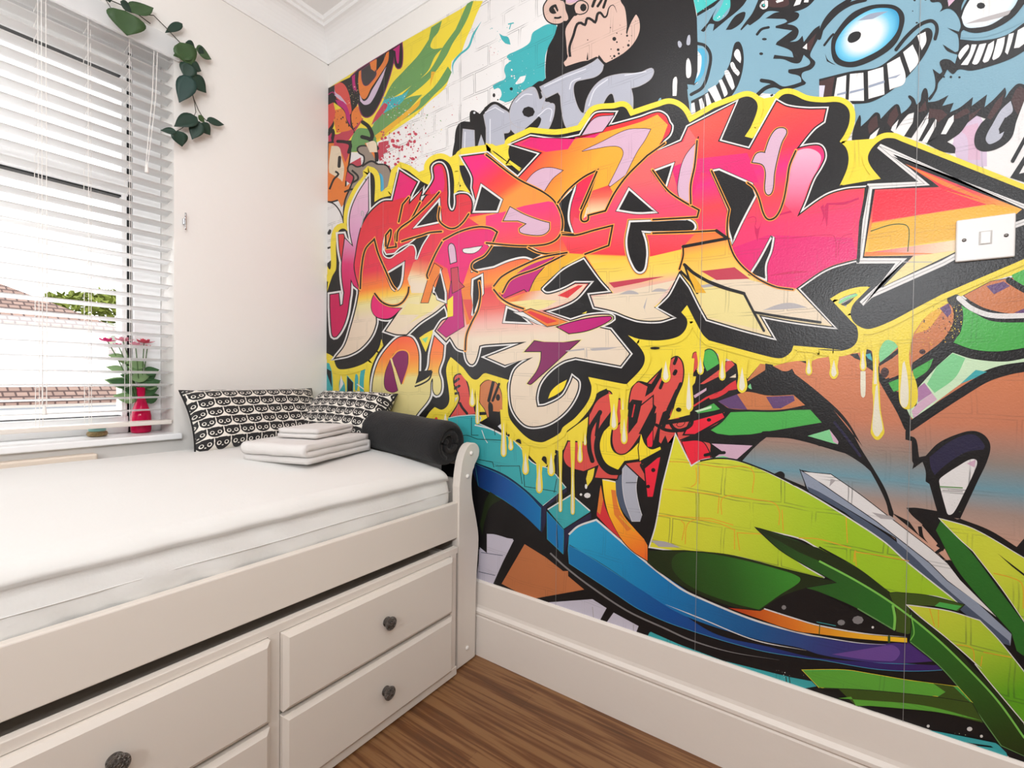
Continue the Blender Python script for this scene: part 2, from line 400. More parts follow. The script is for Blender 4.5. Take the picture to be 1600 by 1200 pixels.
def spray(m, n, box_, r0, r1, seed, dens=None):
    rr = random.Random(seed); x0, y0, x1, y1 = box_
    for i in range(n):
        u, v = rr.random(), rr.random()
        if dens: u, v = u**dens[0], v**dens[1]
        x = x0+(x1-x0)*u; y = y0+(y1-y0)*v; r = r0+(r1-r0)*rr.random()**3
        ps = [(x+r*(.7+.6*rr.random())*math.cos(k*math.pi/3), y+r*(.7+.6*rr.random())*math.sin(k*math.pi/3)) for k in range(6)]
        _add(ps, [tuple(range(6))], m, _level(ps))

K_, W_ = 'ink', 'white'
paper('ink', '#1c1a1b', joint=0); paper('ink2', '#3a3536', joint=0); paper('white', '#e0dcd9', joint=.25)
paper('brickwhite', '#dcd8d6', joint=.95); paper('halo', '#ead23e', joint=.35); paper('yellow2', '#e9cf2e', joint=.4)
paper('teal', '#45b4b9', joint=.5); paper('teal2', '#4fc9c4', joint=.2); paper('monster', '#8ebacd', joint=.0); paper('silver', '#b9bac6', joint=.3)
paper('silverlight', '#e3e3ea', joint=0); paper('skin', '#f2cdbd', joint=.45); paper('green', '#4aa64c', joint=.35); paper('green_light', '#7cc58a', joint=.3)
paper('orange', '#f0853a', joint=.3); paper('brown', '#c07448', joint=.3); paper('red', '#e33a40', joint=.35); paper('red2', '#cf4d46', joint=.35); paper('redd', '#e1283c', joint=.2)
paper('pink', '#eb2a76', joint=.3); paper('rose', '#eec3da', joint=.25); paper('plum', '#8a2b63', joint=.1); paper('magenta', '#c4237a', joint=.1)
paper('orangeline', '#ffab4a', joint=.15); paper('cream', '#f0dcc0', joint=.5); paper('creamyellow', '#f2e09a', joint=.5); paper('maroon', '#4a2f2e', joint=0)
paper('lilac', '#d9c2d8', joint=.3); paper('purple', '#6a4a78', joint=.1); paper('grayg', '#9a958f', joint=.0); paper('taupe', '#9c8d80', joint=.1); paper('gold', '#f0b535', joint=.3)
paper('leafgreen', '#6f9f5e', joint=.35); paper('softred', '#c94558', joint=.2); paper('skyblue', '#57bfe6', joint=0); paper('paleviolet', '#c9c4d2', joint=.3); paper('seam', '#a5a2a0', joint=0); paper('pinkshade', '#d3235f', joint=0)
paper('shade', '#b9b2b2', joint=0); paper('navy', '#1c2b55', joint=0); paper('indigo', '#2b2740', joint=0); paper('darkgreen', '#25301a', joint=0); paper('olive', '#3f5320', joint=0)
paper('mint', '#c3dcb8', joint=.25); paper('steel', '#8c95a6', joint=0); paper('steel2', '#4b5568', joint=0); paper('gray', '#8e8a8a', joint=0)
# --- sheet with the printed white bricks
_ = [wallp(513.2, 136), wallp(736, 0)]
_s = (_[1][1]-_[0][1])/(_[1][0]-_[0][0])
YEND = min(wallp(1600, v)[0] for v in (0, 600, 1180))-.012     # the sheet ends just past the switch
_zt = lambda y: _[0][1]+_s*(y-_[0][0])
MU_V += [(WX-.0006, WY-.001, .262), (WX-.0006, YEND, .262), (WX-.0006, YEND, _zt(YEND)), (WX-.0006, WY-.001, _zt(WY))]
MU_F.append([0, 1, 2, 3]); MU_FM.append(MU_IDX['brickwhite']); MU_BB.append((-9999, 9999, -9999, 9999, 0))

# --- top left corner
F('halo', 'A 620,342! 850,212! 1110,66! 1188,8! 1275,8! 1225,110 1185,215! 1145,300 1110,400! 1030,480! 1012,600 975,690 850,800 750,900 610,1000 470,1100! 300,1190! 65,1190! 65,690! 300,540!')
F('leafgreen', 'A 870,215! 955,160! 925,250 880,310 870,375 960,375! 900,440 840,560 700,680 560,770 480,820! 560,660 650,560 770,430 850,310!')
F('leafgreen', 'A 1150,30! 1188,8! 1200,10! 1160,130 1100,245 1040,335 990,435 930,525 850,625 760,705 640,785 590,790! 720,665 850,560 920,450 960,370 1060,230!')
F('leafgreen', 'A 1000,520! 1030,565! 990,645 900,735 800,835 700,905 560,1000 470,1085 430,1055! 560,960 700,860 800,765 900,670')
F('leafgreen', 'A 220,1160! 290,1010 400,1000 440,930 560,830 700,760 800,740! 650,900 500,1010 440,1090! 460,1170! 240,1190!')
F('teal', 'A 500,780! 640,740 700,700! 640,800 560,850 480,900 410,980! 440,900!')
F('softred', 'A 400,980! 440,890 500,805! 530,820 480,900'); spray('softred', 40, (590, 155, 622, 190), .3, 1.6, 16); spray('teal', 25, (600, 145, 645, 175), .3, 1.4, 17); spray('halo', 50, (560, 60, 700, 210), .3, .9, 18)
F('gold', 'A 430,1060! 600,930 790,775! 770,830 620,960 450,1100!')
F('gold', 'A 900,560! 860,680! 870,560!')
S('teal 3', 'A 1260,170 1200,270 1160,370 1090,430 1040,500 1040,580', taper=2)
S('teal 2', 'A 1180,190! 1215,330!', taper=2)
spray('white', 60, (600, 150, 640, 185), .3, 1.1, 5)
spray('softred', 110, (597, 190, 668, 282), .4, 2.4, 11, (1.3, .8))
spray('softred', 60, (655, 150, 760, 240), .25, .9, 12, (1.5, 1))
spray('ink', 60, (660, 100, 800, 230), .2, .55, 13)
spray('leafgreen', 40, (640, 170, 690, 215), .3, 1.2, 14)
F('softred', 'A 65,1000! 130,1050 210,990 290,900 340,930! 230,1090 130,1190! 65,1190!')
F('softred', 'B 460,15! 520,0! 540,20 510,50 530,80 490,110 470,165! 445,90')
spray('softred', 130, (596, 205, 650, 262), .5, 3.2, 15, (1.5, .9))
F('orange', 'A 120,860! 290,830 330,930! 250,1010 130,1040! 110,940')
spray('ink', 40, (523, 172, 560, 208), .4, 1.5, 21)
# U shaped loop and its neighbours
F('ink', 'A 245,600! 300,548! 545,392! 640,336! 645,430 635,520 610,535 588,500 580,440! 570,500 530,640 480,770 420,880 370,915 330,895 300,800 265,700', 'plum 3')
F('magenta', 'A 570,390! 625,350! 620,430 612,500 600,480 590,400!')
F('orange', 'A 305,560! 380,505! 540,402! 532,480 480,570 400,690 350,775 315,745 300,640')
F('lilac', 'A 310,740! 350,790 410,700 520,520! 480,640 400,800 350,820 315,790!')
F('ink2', 'A 325,548! 390,500! 440,570 400,640 355,670 330,630', 'plum 1.5')
F('orange', 'A 390,490! 440,462! 430,560! 400,540!'); F('ink', 'A 445,462! 520,415! 490,490 440,560!')
F('ink', 'A 65,690! 160,640! 245,600! 260,700 300,800 250,880 250,960 275,1035! 215,960 190,870 110,800! 100,900 110,980 65,1050!')
F('red2', 'A 115,665! 165,645 210,690 240,800 230,900 190,820 130,770! 118,720'); F('lilac', 'A 112,670! 120,720 160,750 215,820! 150,775 115,745!')
F('magenta', 'A 120,780! 190,800 235,900 240,980 255,1010! 210,930 190,860 140,820!')
F('magenta', 'A 250,600! 275,580! 275,640 290,720! 260,690!'); F('red2', 'A 65,820! 105,800! 120,880 100,960 65,1010!')
spray('creamyellow', 30, (543, 130, 560, 165), .3, .9, 23)
S('magenta 1.2', 'A 65,740 100,720 120,740'); S('ink 5', 'A 65,1050 100,1020 95,1100 80,1190'); S('magenta 1.2', 'A 75,1060 88,1100 72,1170')
# brown mask face and curls on the left edge
F('orange', 'B 70,20! 235,10! 230,120 200,300 180,430 100,470 55,470!', 'ink 5')
F('softred', 'B 110,5! 235,8! 230,90 200,170! 160,80 110,40!'); F('cream', 'B 90,40! 150,50 170,130 190,220 160,360 90,420 80,300 70,200')
F('orange', 'B 75,250! 180,330 150,430 100,460 60,450!'); S('ink 5', 'B 155,130 150,200'); S('ink 3', 'B 75,380 110,300 145,260 120,240')
F('softred', 'B 230,180! 320,130! 320,300 240,340! 200,310!'); F('orange', 'B 170,380! 240,330! 200,470 170,520! 130,440!')
F('taupe', 'B 300,60 340,45 400,60 440,130 430,180 520,200 560,280 570,340! 540,420 500,440 430,440 300,450 190,650! 200,480 250,350 270,280 225,230 240,190 290,210 340,190 350,120 310,90', 'ink 5')
F('skyblue', 'B 420,250! 480,260 500,330 490,410 465,400 450,320'); S('ink 3', 'B 330,200 400,160 450,180'); S('ink 3', 'B 250,230 300,290 250,330'); S('ink 3', 'B 190,400 260,380 290,420')
F('orange', 'B 350,20! 420,10 450,60 440,160! 400,90'); S('ink 6', 'B 330,-30 390,-10 410,30 440,90 445,150'); S('ink 6', 'A 335,955 380,990 410,1060 400,1100 450,1160')
S('ink 5', 'A 140,1105 200,1110 238,1130 225,1190'); F('cream', 'A 360,1120! 430,1105 450,1190! 390,1190!')
# pale face at the left edge
F('brickwhite', 'B 55,480! 110,500 160,570 180,660 150,700 130,800 120,900 50,980!', 'ink 4'); F('ink', 'B 55,725! 75,690! 90,700 75,735'); S('ink 3','B 60,840 90,830')
F('halo', 'B 100,900! 140,880! 130,1020! 55,1190! 55,980! 90,960'); F('ink', 'B 55,960! 90,930! 110,920! 90,970 100,1000 80,1010 60,980')
F('ink', 'B 55,1130! 100,1060 140,1050 170,1180! 55,1190!'); F('shade', 'B 70,1170! 110,1080! 100,1190!'); F('ink', 'C 50,0! 190,0! 170,90! 50,110!'); F('shade', 'C 55,95! 110,0! 120,0! 70,95!')
S('shade 1.6','C 60,90 110,10'); F('orange', 'C 50,110! 72,105! 72,345! 50,345!', 'ink 1.5')

# --- teal splash on the bricks
F('teal', 'D 545,195! 555,230 520,300 480,380 460,450 462,640! 400,690 330,700 250,740 190,790 150,800! 100,780! 120,740 100,690 60,700! 50,670! 100,640 150,610 140,550 150,510 180,480 160,440 230,400 290,370 340,330 360,260 400,230 480,190')
F('brickwhite', 'D 225,655! 265,600! 310,590! 290,640 240,660!'); F('teal', 'D 100,260! 130,280 170,290 190,350! 150,340 120,310!'); S('teal 2', 'D 170,190! 215,180!'); S('teal 1.5', 'D 195,180! 180,230!')
spray('teal', 25, (765, 40, 800, 85), .2, .9, 31); spray('brickwhite', 40, (772, 80, 835, 150), .4, 1.8, 32); D('ink', 'D 195,695,13 60,745,11,1.5 90,780,6'); spray('softred', 8, (762, 70, 780, 90), .4, 1., 33)

# --- black figure with a pink face
F('ink', 'D 460,-90! 1540,-90! 1560,0! G 300,-90! 340,110 350,200 350,640! 300,700 280,760 300,920! 150,900! D 1300,1000! 200,1130! 190,830! 400,640 465,635! 462,520 480,380 530,280 555,200 570,140 600,100 560,0')
F('skin', 'D 480,0! 450,60 470,150 530,185 600,170 620,110 610,50 560,-20! 560,-80! 500,-80!', 'ink 4')
F('ink', 'D 520,40 560,40 560,90 530,110 500,100 490,70'); S('skin 2', 'D 530,60! 570,130!'); S('ink 3', 'D 530,140 570,140 600,120')
F('skin', 'D 650,-80! 1040,-80! 1050,10 1080,60 1095,150 1100,260! 1130,180 1170,110! 1195,160 1195,250 1150,340 1080,410 1000,460 930,495! 880,430! 860,470! 750,480 620,520! 605,490 630,460 625,330 620,230 660,160 700,110! 640,80 620,20')
F('ink', 'D 620,30! 660,40 720,20 700,80 710,120 640,130 620,180! 608,100'); F('rose', 'D 600,-60! 700,-60! 720,0 660,25 630,20'); F('skin', 'D 540,20! 600,10 620,80 640,150 610,165 580,120! 560,70')
F('ink', 'D 1050,-40! 1160,-40! 1190,110! 1160,120! 1120,180! 1100,270! 1092,260! 1100,150 1080,60')
F('skin', 'D 700,100! 690,60 710,20 750,10 790,40 780,90 730,110', 'ink 3.5'); D('ink', 'D 758,60,26,1.2')
S('ink 4.5', 'D 830,50! 850,0 880,-40'); S('ink 4', 'D 870,50! 890,20! 905,-10!'); S('ink 4', 'D 915,60! 935,0')
S('ink 4', 'D 655,445 650,370 680,280 710,190 740,180 770,195 790,145 830,160 850,175 870,110 890,100 930,135 960,60 990,40 1010,70 1020,100', taper=1)
S('ink 3', 'D 790,470! 792,410!', taper=1); D('ink', 'D 622,440,16,1.3 1000,305,16 1100,280,9 1110,355,11 1020,260,5 1055,268,4 1045,198,3 970,217,5 1020,330,7 1115,320,5 1135,280,4 1030,390,11 1035,420,9 1000,440,10 975,385,5 970,440,5 1070,370,4 1165,165,3 792,313,5 615,395,5')
spray('ink', 12, (955, 70, 990, 95), .3, 1.4, 41)

# --- silver block letters W S T O
F('ink', 'D 0,850! 60,810 130,840 180,880! 230,780 330,700 420,680! 480,620 620,560 750,510 860,460! 920,500! 900,600 870,640! 900,620 1000,570 1290,530! 1310,570 1220,660 1140,690 1150,880! 760,1050! 200,1130! 170,1190! 0,1190!', 'ink 6')
F('ink', 'A 1060,1100 1075,1000 1110,960 1180,960! 1180,880 1200,870 1250,900! 1340,810 1400,820 1460,870 1500,900 1560,1000! 1600,1190! 1600,1190 1060,1190!', 'ink 3'); S('ink 10','B 1075,20 1060,120 1070,240'); D('silverlight','A 1207,882,9'); S('silver 4','B 1085,270! 1085,340!')
SV = 'shade 1.6'
F('silver', 'A 1120,1010! 1205,1020! 1210,1190! 1110,1200! 1115,1100', SV); F('silver', 'A 1280,900! 1360,820 1420,850 1480,890 1490,960 1480,1030 1440,1040! 1430,1000! 1460,1190! 1300,1200! 1300,1000!', SV)
F('silver', 'A 1220,1200! 1260,1060! 1310,1200!', SV); D('ink', 'A 1258,1155,9')
F('silver', 'D 430,720! 450,790! 440,860! 420,800! 380,690 330,690 240,760 190,850 200,930 190,1000 230,1050! 290,1040! 320,990 440,890 530,860! 480,800 380,870 280,890! 300,840 380,820! 440,780 460,730', SV)
F('silver', 'D 190,850 240,760 330,700 390,720 420,780 460,740 430,860! 520,810 530,880 500,980 470,1030! 320,1050! 200,1070! 330,1000 380,930 420,920! 330,990 240,990 190,940', SV)
D('ink', 'D 330,875,50,.85'); F('ink', 'D 410,910! 430,930 400,1000 330,1030 300,1010! 370,950')
F('silver', 'D 420,680! 620,580 750,530 830,490 870,460! 915,510! 900,560 850,600 770,620 700,640 680,690 700,800 740,880 775,890! 730,970 690,1010 640,1010 610,960 590,860 580,750! 560,720! 470,765! 440,720!', SV)
F('silver', 'D 765,880! 790,770 850,670 930,610 1050,580 1200,570 1290,535 1308,560 1280,620 1200,670 1130,690! 1145,760 1145,850! 1010,830! 1000,770 980,730 940,760 900,840! 850,850!', SV)
for s_ in ('A 1290,880! 1370,840! 1440,880!', 'D 230,800 300,740 360,740', 'D 400,910! 500,850 500,950', 'D 450,680! 620,600! 780,540!', 'D 650,700! 670,640 740,610', 'D 800,830 850,700 950,620', 'D 1080,590! 1250,560!', 'A 1330,930! 1330,1180!', 'A 1135,1030! 1130,1180!'): S('silverlight 1.6', s_)

# --- blue furry creatures
F('monster', 'G 345,150! 345,100! 480,20! 560,-90! J 1650,-90! 1650,760! 1550,700 1480,800 1400,800 1300,880 1200,860 1050,880 850,900 700,880 600,900 450,960 320,1040 270,800! G 1500,770! 1000,740! 740,735 600,820! 300,900! 275,760! 270,700! 350,650! 350,330!')
F('teal2', 'G 315,-20! 345,110! 500,20! 520,-20!'); F('ink','G 345,130! 345,105! 520,-10! 560,-30! 480,50!'); F('teal2', 'G 560,-10! 690,-10! 600,60 520,160! 480,160! 470,150! 530,60'); spray('brickwhite',14,(1090,-2,1160,30),.4,1.4,52)
F('ink', 'G 600,-60! 770,-60! 700,50 560,170 470,245! 480,190! 440,190 400,250 375,240! 430,180! 500,60! 470,150 520,165 600,80')
F('ink', 'G 570,235! 640,130 700,95 725,100 700,170 620,230'); F('ink', 'G 840,-40! 1300,-40! 1200,60 1060,100 900,90 830,150 760,200! 740,190! 690,240! 685,230! 720,180 780,100')
F('brickwhite', 'G 835,50 860,10 900,10 895,60 860,75'); D('ink', 'G 865,45,16'); D('teal2', 'G 868,42,9'); F('maroon','G 900,0! 1050,-30! 1060,40 950,60 900,50!'); F('brickwhite', 'G 960,10! 1020,-20! 1020,10! 970,25!'); F('brickwhite', 'G 1100,50! 1130,-20! 1170,-20! 1150,35!'); F('brickwhite', 'G 1180,20! 1190,-20! 1220,-20! 1215,20!')
S('ink 5', 'G 300,740 390,680 440,540 450,430 410,360 350,340'); F('skyblue', 'G 352,380! 390,380 420,430 410,540 370,620 325,655! 350,560!'); F('brickwhite', 'G 352,400! 380,440 370,560 340,620! 350,560!')
F('ink', 'G 300,790! 430,720 520,640 600,500 640,340 680,330 710,430 700,560 660,680 590,780 540,800! 370,890! 300,915!')
for s_ in ('G 635,420 665,385 690,450 685,495! 650,460', 'G 605,500 625,485 650,530 680,570 665,595! 630,560', 'G 560,560 590,550 640,680 620,705! 590,650', 'G 515,630! 540,620! 585,730 560,760!', 'G 430,700! 490,665! 540,780! 500,820! 450,730', 'G 410,740! 430,725! 465,830! 425,850!', 'G 360,780! 385,765! 410,850! 380,890!', 'G 300,810! 325,800! 335,880! 300,910!'): F('brickwhite', s_)
F('brickwhite', 'G 265,470 280,455 300,520 295,600 270,610 260,560'); F('brickwhite', 'G 160,620 185,600 190,680 185,750! 155,750!'); F('silver', 'G 275,280 290,275 290,350 265,350'); F('silver', 'G 195,330 210,320 228,350 210,375'); F('monster', 'G 270,660! 320,665! 300,700! 280,720!'); F('monster', 'G 45,780 65,765 60,820! 35,825!'); F('monster', 'G 165,785! 190,785! 190,820! 170,820!')
S('ink 4', 'G 815,270 850,230 905,215'); D('ink', 'G 872,307,20,.5 847,421,16,.7')
S('ink 6', 'G 850,630 930,645 1010,690 1090,680 1180,650'); S('ink 6', 'G 820,740 880,690 950,670 1010,690'); S('ink 3', 'G 920,750 940,740')
F('ink', 'G 890,140! 960,100 1060,95 1140,105 1130,150 1050,190! 1110,205 1140,240 1120,300 1070,330! 1130,320 1170,280! 1180,330! 1260,230 1305,200! 1300,280 1240,400 1230,440 1270,490 1240,540 1170,570 1165,610 1200,650! 1160,660! 1150,600 1060,570 1060,545! 1180,525 1230,490 1180,430! 1150,490 1100,495 1020,465 940,460! 950,430! 1100,450! 1080,400 960,350! 970,330! 1050,270 1090,240! 960,220! 960,205! 1050,170 1030,150! 880,145!')
F('maroon', 'G 1180,370! 1280,260! 1230,400!'); F('brickwhite', 'G 1170,375! 1205,340! 1205,390!')
# big eye
S('ink 6', 'J 0,260 60,180 150,90 250,30 360,0'); S('ink 6', 'J 0,300! 40,180 120,80 240,0'); S('ink 3.5', 'J 40,355 90,290 110,270'); F('ink', 'J 45,420! 70,470 130,510! 100,500 60,480!')
F('ink', 'J 95,330 130,250 250,110 380,50 500,35 600,50 660,110 660,200 600,340 480,440 300,520 180,520 110,470')
paper('eyeball', [(0, '#eceae6'), (.5, '#e8ecee'), (.76, '#79cdec'), (1, '#3b9fcb')], (1351, 56), (1405, 40), rad=(abs(wallp(1304, 60)[0]-wallp(1406, 45)[0])/2, abs(wallp(1352, 12)[1]-wallp(1352, 99)[1])/2), joint=.15)
F('eyeball', 'J 125,380 150,290 250,170 400,80 520,65 600,90 625,160 600,260 500,370 380,440 250,485 160,460'); F('ink', 'J 222,320 240,270 290,248 325,260 310,310 250,338'); F('steel', 'J 300,165! 400,110 540,90! 420,150!')
S('ink 5.5', 'J 600,390 680,290 780,200 870,165 910,190 920,240 905,305')
F('ink', 'J 0,620! 250,560 450,530 570,450 700,340 790,250 850,220 885,260 860,360 790,480 680,610 550,720 400,800 260,815! 230,780! 0,780!')
F('maroon', 'J 0,640! 120,600! 90,780! 0,770!'); F('paleviolet', 'J 0,670! 45,670! 30,770! 0,770!')
for s_ in ('J 140,610! 212,590! 205,780! 115,765!', 'J 240,580! 345,570! 350,790! 230,790!', 'J 380,560! 500,525! 510,740! 385,775!', 'J 530,500! 630,445! 670,640 550,705!', 'J 655,410! 730,350! 775,480 710,570!', 'J 765,280! 830,250! 835,330 800,395!'): F('brickwhite', s_)
F('steel', 'J 140,735! 212,715! 210,735! 138,750!'); F('steel','J 240,715! 350,690! 350,705! 235,735!'); F('steel', 'J 385,670! 510,630! 510,650! 385,690!'); F('steel', 'J 540,610! 640,580! 600,610! 540,620!')
# second eye and grin, top right
F('ink', 'J 880,-40! 1010,-40! 1000,20! 1060,-60! 1170,-60! 1110,60 1130,180 1200,240! 1120,240 1100,310! 1250,320 1450,280 1600,180! 1650,160! 1650,370! 1500,460 1300,530 1180,555 1090,545 1050,580 1030,575 1000,545! 970,600 930,650 920,700 880,770 860,790! 850,770! 900,700 905,620 885,540! 940,580! 960,560 940,490 970,465 1020,470 1060,500! 1080,430! 1000,400 965,350! 1060,410! 1085,400 1090,320 1080,270! 1000,220! 1090,250! 1105,200 1070,110 1010,70 940,95! 960,60 940,20 870,15')
F('monster', 'J 1110,270! 1180,270 1300,250 1500,170! 1650,90! 1650,140! 1500,220 1300,290 1110,300!'); F('rose', 'J 1000,-20! 1080,-20! 1010,55!')
S('ink 6', 'J 1120,190 1130,220 1220,245 1350,220 1500,130 1600,10'); F('ink', 'J 1100,100! 1160,-10 1200,-60! 1600,-60! 1610,0 1500,140 1350,230 1200,250 1120,210')
paper('eyeball2', [(0, '#eceae6'), (.5, '#e6ebee'), (.78, '#74cbee'), (1, '#3b9fcb')], (1540, 5), (1590, 0), rad=(.075, .085), joint=.15)
F('eyeball2', 'J 1110,140! 1140,60 1200,-30 1240,-60! 1560,-60! 1560,-20 1500,80 1350,190 1220,220 1140,210'); D('ink', 'J 1262,48,34,.75'); F('shade', 'J 1140,190! 1250,150 1500,80! 1470,120 1300,170!')
for s_ in ('J 1085,440 1110,390 1160,350 1170,370 1130,430 1100,470!', 'J 1105,510! 1170,420 1190,350! 1230,350! 1200,430 1160,510!', 'J 1200,480 1250,350! 1305,340! 1260,460 1230,505 1195,500', 'J 1275,480! 1320,350! 1365,320! 1360,380 1320,480 1290,495!', 'J 1350,460! 1390,310! 1450,290! 1440,360 1410,440 1360,475!', 'J 1450,410! 1480,270! 1520,260! 1500,340 1470,430!', 'J 1520,380! 1550,240! 1620,200! 1620,330! 1560,375!'): F('brickwhite', s_)
D('ink', 'J 975,603,7 1028,603,10 1095,606,10,.8 745,5,10,.7 730,88,5 762,180,10,.6 830,0,9,.7')

# --- shaggy fur above the arrow, scribble letters, pale bricks
F('lilac', 'J 1040,1120! 1100,1050 1160,900! 1250,900! 1300,1000 1310,1300! 1100,1300! 1060,1200!'); F('rose', 'J 1110,1000! 1240,960! 1260,1250! 1160,1250!'); F('lilac', 'J 1050,1080 1120,1040 1160,1100 1160,1280! 1080,1250!')
F('green_light', 'J 820,1110! 870,1060! 850,1140!'); F('green_light', 'J 905,1120! 970,1060! 960,1110!')
F('ink', 'J 255,1090 270,1000 300,930 320,900 325,990! 380,940 440,880 470,890 480,930! 590,820 620,820 640,890! 690,850 720,800 695,750 740,770 760,820! 790,790 800,730 830,690 850,740 850,800! 920,790 1010,745! 960,830! 1050,805! 1020,880! 1100,840 1200,760! 1190,830! 1310,740! 1290,840! 1360,780 1450,685! 1460,720 1450,770! 1500,700 1560,655 1650,690! 1650,800! 1600,790! 1540,950 1500,1080 1400,1160 1280,1185 1220,1150 1215,1060 1260,970 1300,930! 1230,905! 1160,960! 1100,1040 1000,1110! 1060,1150 1060,1200! 960,1190! 830,1120! 940,1060! 860,1110! 740,1100! 860,870! 720,1080! 600,1050! 740,880! 690,900 580,1040! 440,1080! 470,1000! 380,1110! 320,1135 270,1120')
for s_ in ('J 600,1050! 630,1000! 740,880! 730,960! 660,1070!', 'J 730,1095! 820,960! 860,870! 850,960! 770,1110!', 'J 800,1110! 870,1000! 920,910! 910,990! 840,1120!', 'J 560,1020! 570,990! 620,935! 590,1040!', 'J 380,1110! 400,1060! 470,1000! 430,1080!', 'J 950,1050! 1010,930! 1050,900! 1050,950! 990,1050!'): F('brickwhite', s_)
F('silver', 'J 1300,1080 1360,960 1420,860 1495,790! 1510,870 1460,920! 1420,1010 1400,1050! 1450,1010! 1420,1080 1360,1120 1320,1125'); F('ink', 'J 1450,920! 1500,930 1480,1000 1410,1050! 1400,1010!')
for s_ in ('J 380,990! 400,940 450,900! 460,990! 390,1050!', 'J 550,890! 600,830! 620,900! 560,1000! 530,960!', 'J 770,870! 830,790! 840,860! 780,880!', 'J 1060,900! 1150,850 1180,880! 1080,930! 1050,930!', 'J 1170,900! 1270,840! 1220,900! 1170,950!', 'J 860,850! 960,860! 1000,900! 930,960! 900,920! 850,930!', 'J 1310,920! 1380,800 1440,740! 1420,830! 1340,940!', 'J 1500,780! 1560,680 1620,720! 1600,790! 1550,900! 1520,850!'): F('maroon', s_)
F('brickwhite', 'J 1560,1000! 1610,850! 1650,850! 1650,1150! 1560,1190!'); S('ink 6', 'K 1620,-40! 1510,160!'); F('ink', 'K 1600,120! 1490,290! 1650,340! 1650,120!'); F('brickwhite', 'K 1560,260! 1600,190! 1600,250!')
# --- lower half: background fields
F('ink', 'Z 690,600! 1000,600! 1330,520! 1640,430! 1640,1400! 690,1400!')
F('halo', 'K 155,5! 500,-20! 480,310! 150,360!'); F('halo', 'G 600,830! 800,740! 870,770! 1010,745! 1080,715! 1000,900! 780,1110! 690,1100!')
F('halo', 'B 385,230! 430,250 480,400! 560,330! 600,240! 580,450! 420,500!'); F('halo', 'B 760,250! 880,200! 900,400! 780,400!'); F('halo', 'B 1000,140! 1110,80! 1120,220! 1200,420! 1040,470!'); F('halo', 'E 40,50! 200,10! 230,240! 60,150!')
# left bottom: small blue pieces behind the yellow
F('halo', 'C 50,560! 500,440! 1040,590! 1500,770! M 480,30! 900,200! 1130,30! F 800,740! 1120,420! 1300,460! I 60,460! 225,240! 270,180! 380,400! 900,590! 1100,500! 1460,535! L 100,540! 300,360! 740,215! K 960,1200! 1600,930! 1700,890! 1700,1000! L 1330,0! 1120,110! 1060,130! 740,400! 715,600! 480,620! 300,560! 200,560! 160,620! 60,620! I 1130,620! 940,660! 840,640! 740,760! 650,640! 500,560! 380,540! 320,700! 230,1000! 130,1080! F 1100,1190! 900,1300! M 1080,280! 960,260! 860,350! 740,470! 580,300! 480,230! 430,100! 0,80! C 780,1190! 50,1190!')
F('teal', 'C 50,640 75,640 100,760 90,900 45,905!'); F('ink', 'C 55,680! 90,700! 95,830! 55,720!'); F('teal', 'C 150,870 160,760 190,790 200,860 200,920 150,920!'); F('brickwhite', 'C 165,730! 185,800! 150,860!')
F('ink', 'C 215,740! 260,790! 255,890! 215,870!', 'teal 2'); F('teal', 'C 285,720 300,760 290,850 275,850 275,750'); F('teal', 'C 345,670 375,720 370,850 370,930! 320,920! 310,800 320,700'); F('leafgreen', 'C 290,850! 370,880! 350,930! 290,920!'); S('brickwhite 1.6', 'C 290,800! 370,860!')
# red letters peeking out near the bolster
F('red2', 'C 1050,800! 1060,740 1110,730 1150,800 1170,900 1180,980! 1210,980 1220,1030! 1020,1055! 1080,960 1095,900', 'ink 4'); S('ink 4','C 1045,790 1085,760'); S('ink 4', 'C 1045,840 1090,815'); S('ink 4', 'C 1040,880 1080,870'); S('ink 4', 'C 1150,1030 1110,980 1095,950')
F('brown', 'C 1240,850 1290,780 1360,780 1410,850 1425,950 1420,1080! 1330,1120! 1290,1000 1250,940', 'ink 2'); F('ink', 'C 1250,1110! 1320,1060! 1320,940 1350,960 1350,1060! 1420,1000! 1425,1030! 1340,1120! 1430,1090! 1430,1190! 1380,1130!'); S('ink 5', 'C 1355,785 1320,930'); S('ink 4', 'C 1400,800 1350,930'); D('ink', 'C 1392,905,17,1.6'); S('ink 5', 'C 1215,855 1225,1020 1290,1030'); S('ink 4', 'C 1215,850! 1200,960!')
F('silverlight', 'C 1030,920! 1080,900! 1020,1000!'); F('red', 'M -110,105! -100,65 -85,60 -70,105!')

# teal bricks above the long blue band
F('teal', 'M -120,110! 0,70 120,50 250,55 240,110! 420,190 480,220 560,290! 640,400 700,440! 800,470 920,610! 740,750! 600,620 430,500 210,415! 60,300! -120,200!', 'white 2.5')
F('ink', 'M 240,105! 330,50! 330,10! 430,20! 430,90! 340,120! 430,140! 430,190! 400,160 330,130'); F('silverlight','M 390,130! 430,100! 430,170!'); S('white 1','M 265,160! 290,230! 310,260!'); S('white 2', 'M 210,120! 330,150 430,200!')
for s_ in ('M 185,60! 185,200! 240,200!', 'M 0,250! 130,200 230,230! 430,240!', 'M 240,390! 350,410! 360,450!', 'M 370,440! 560,440! 580,580!', 'M 360,130! 370,200!', 'M 590,470! 600,600! 850,640!', 'M 850,540! 830,650!'): S('darkgreen 1', s_)
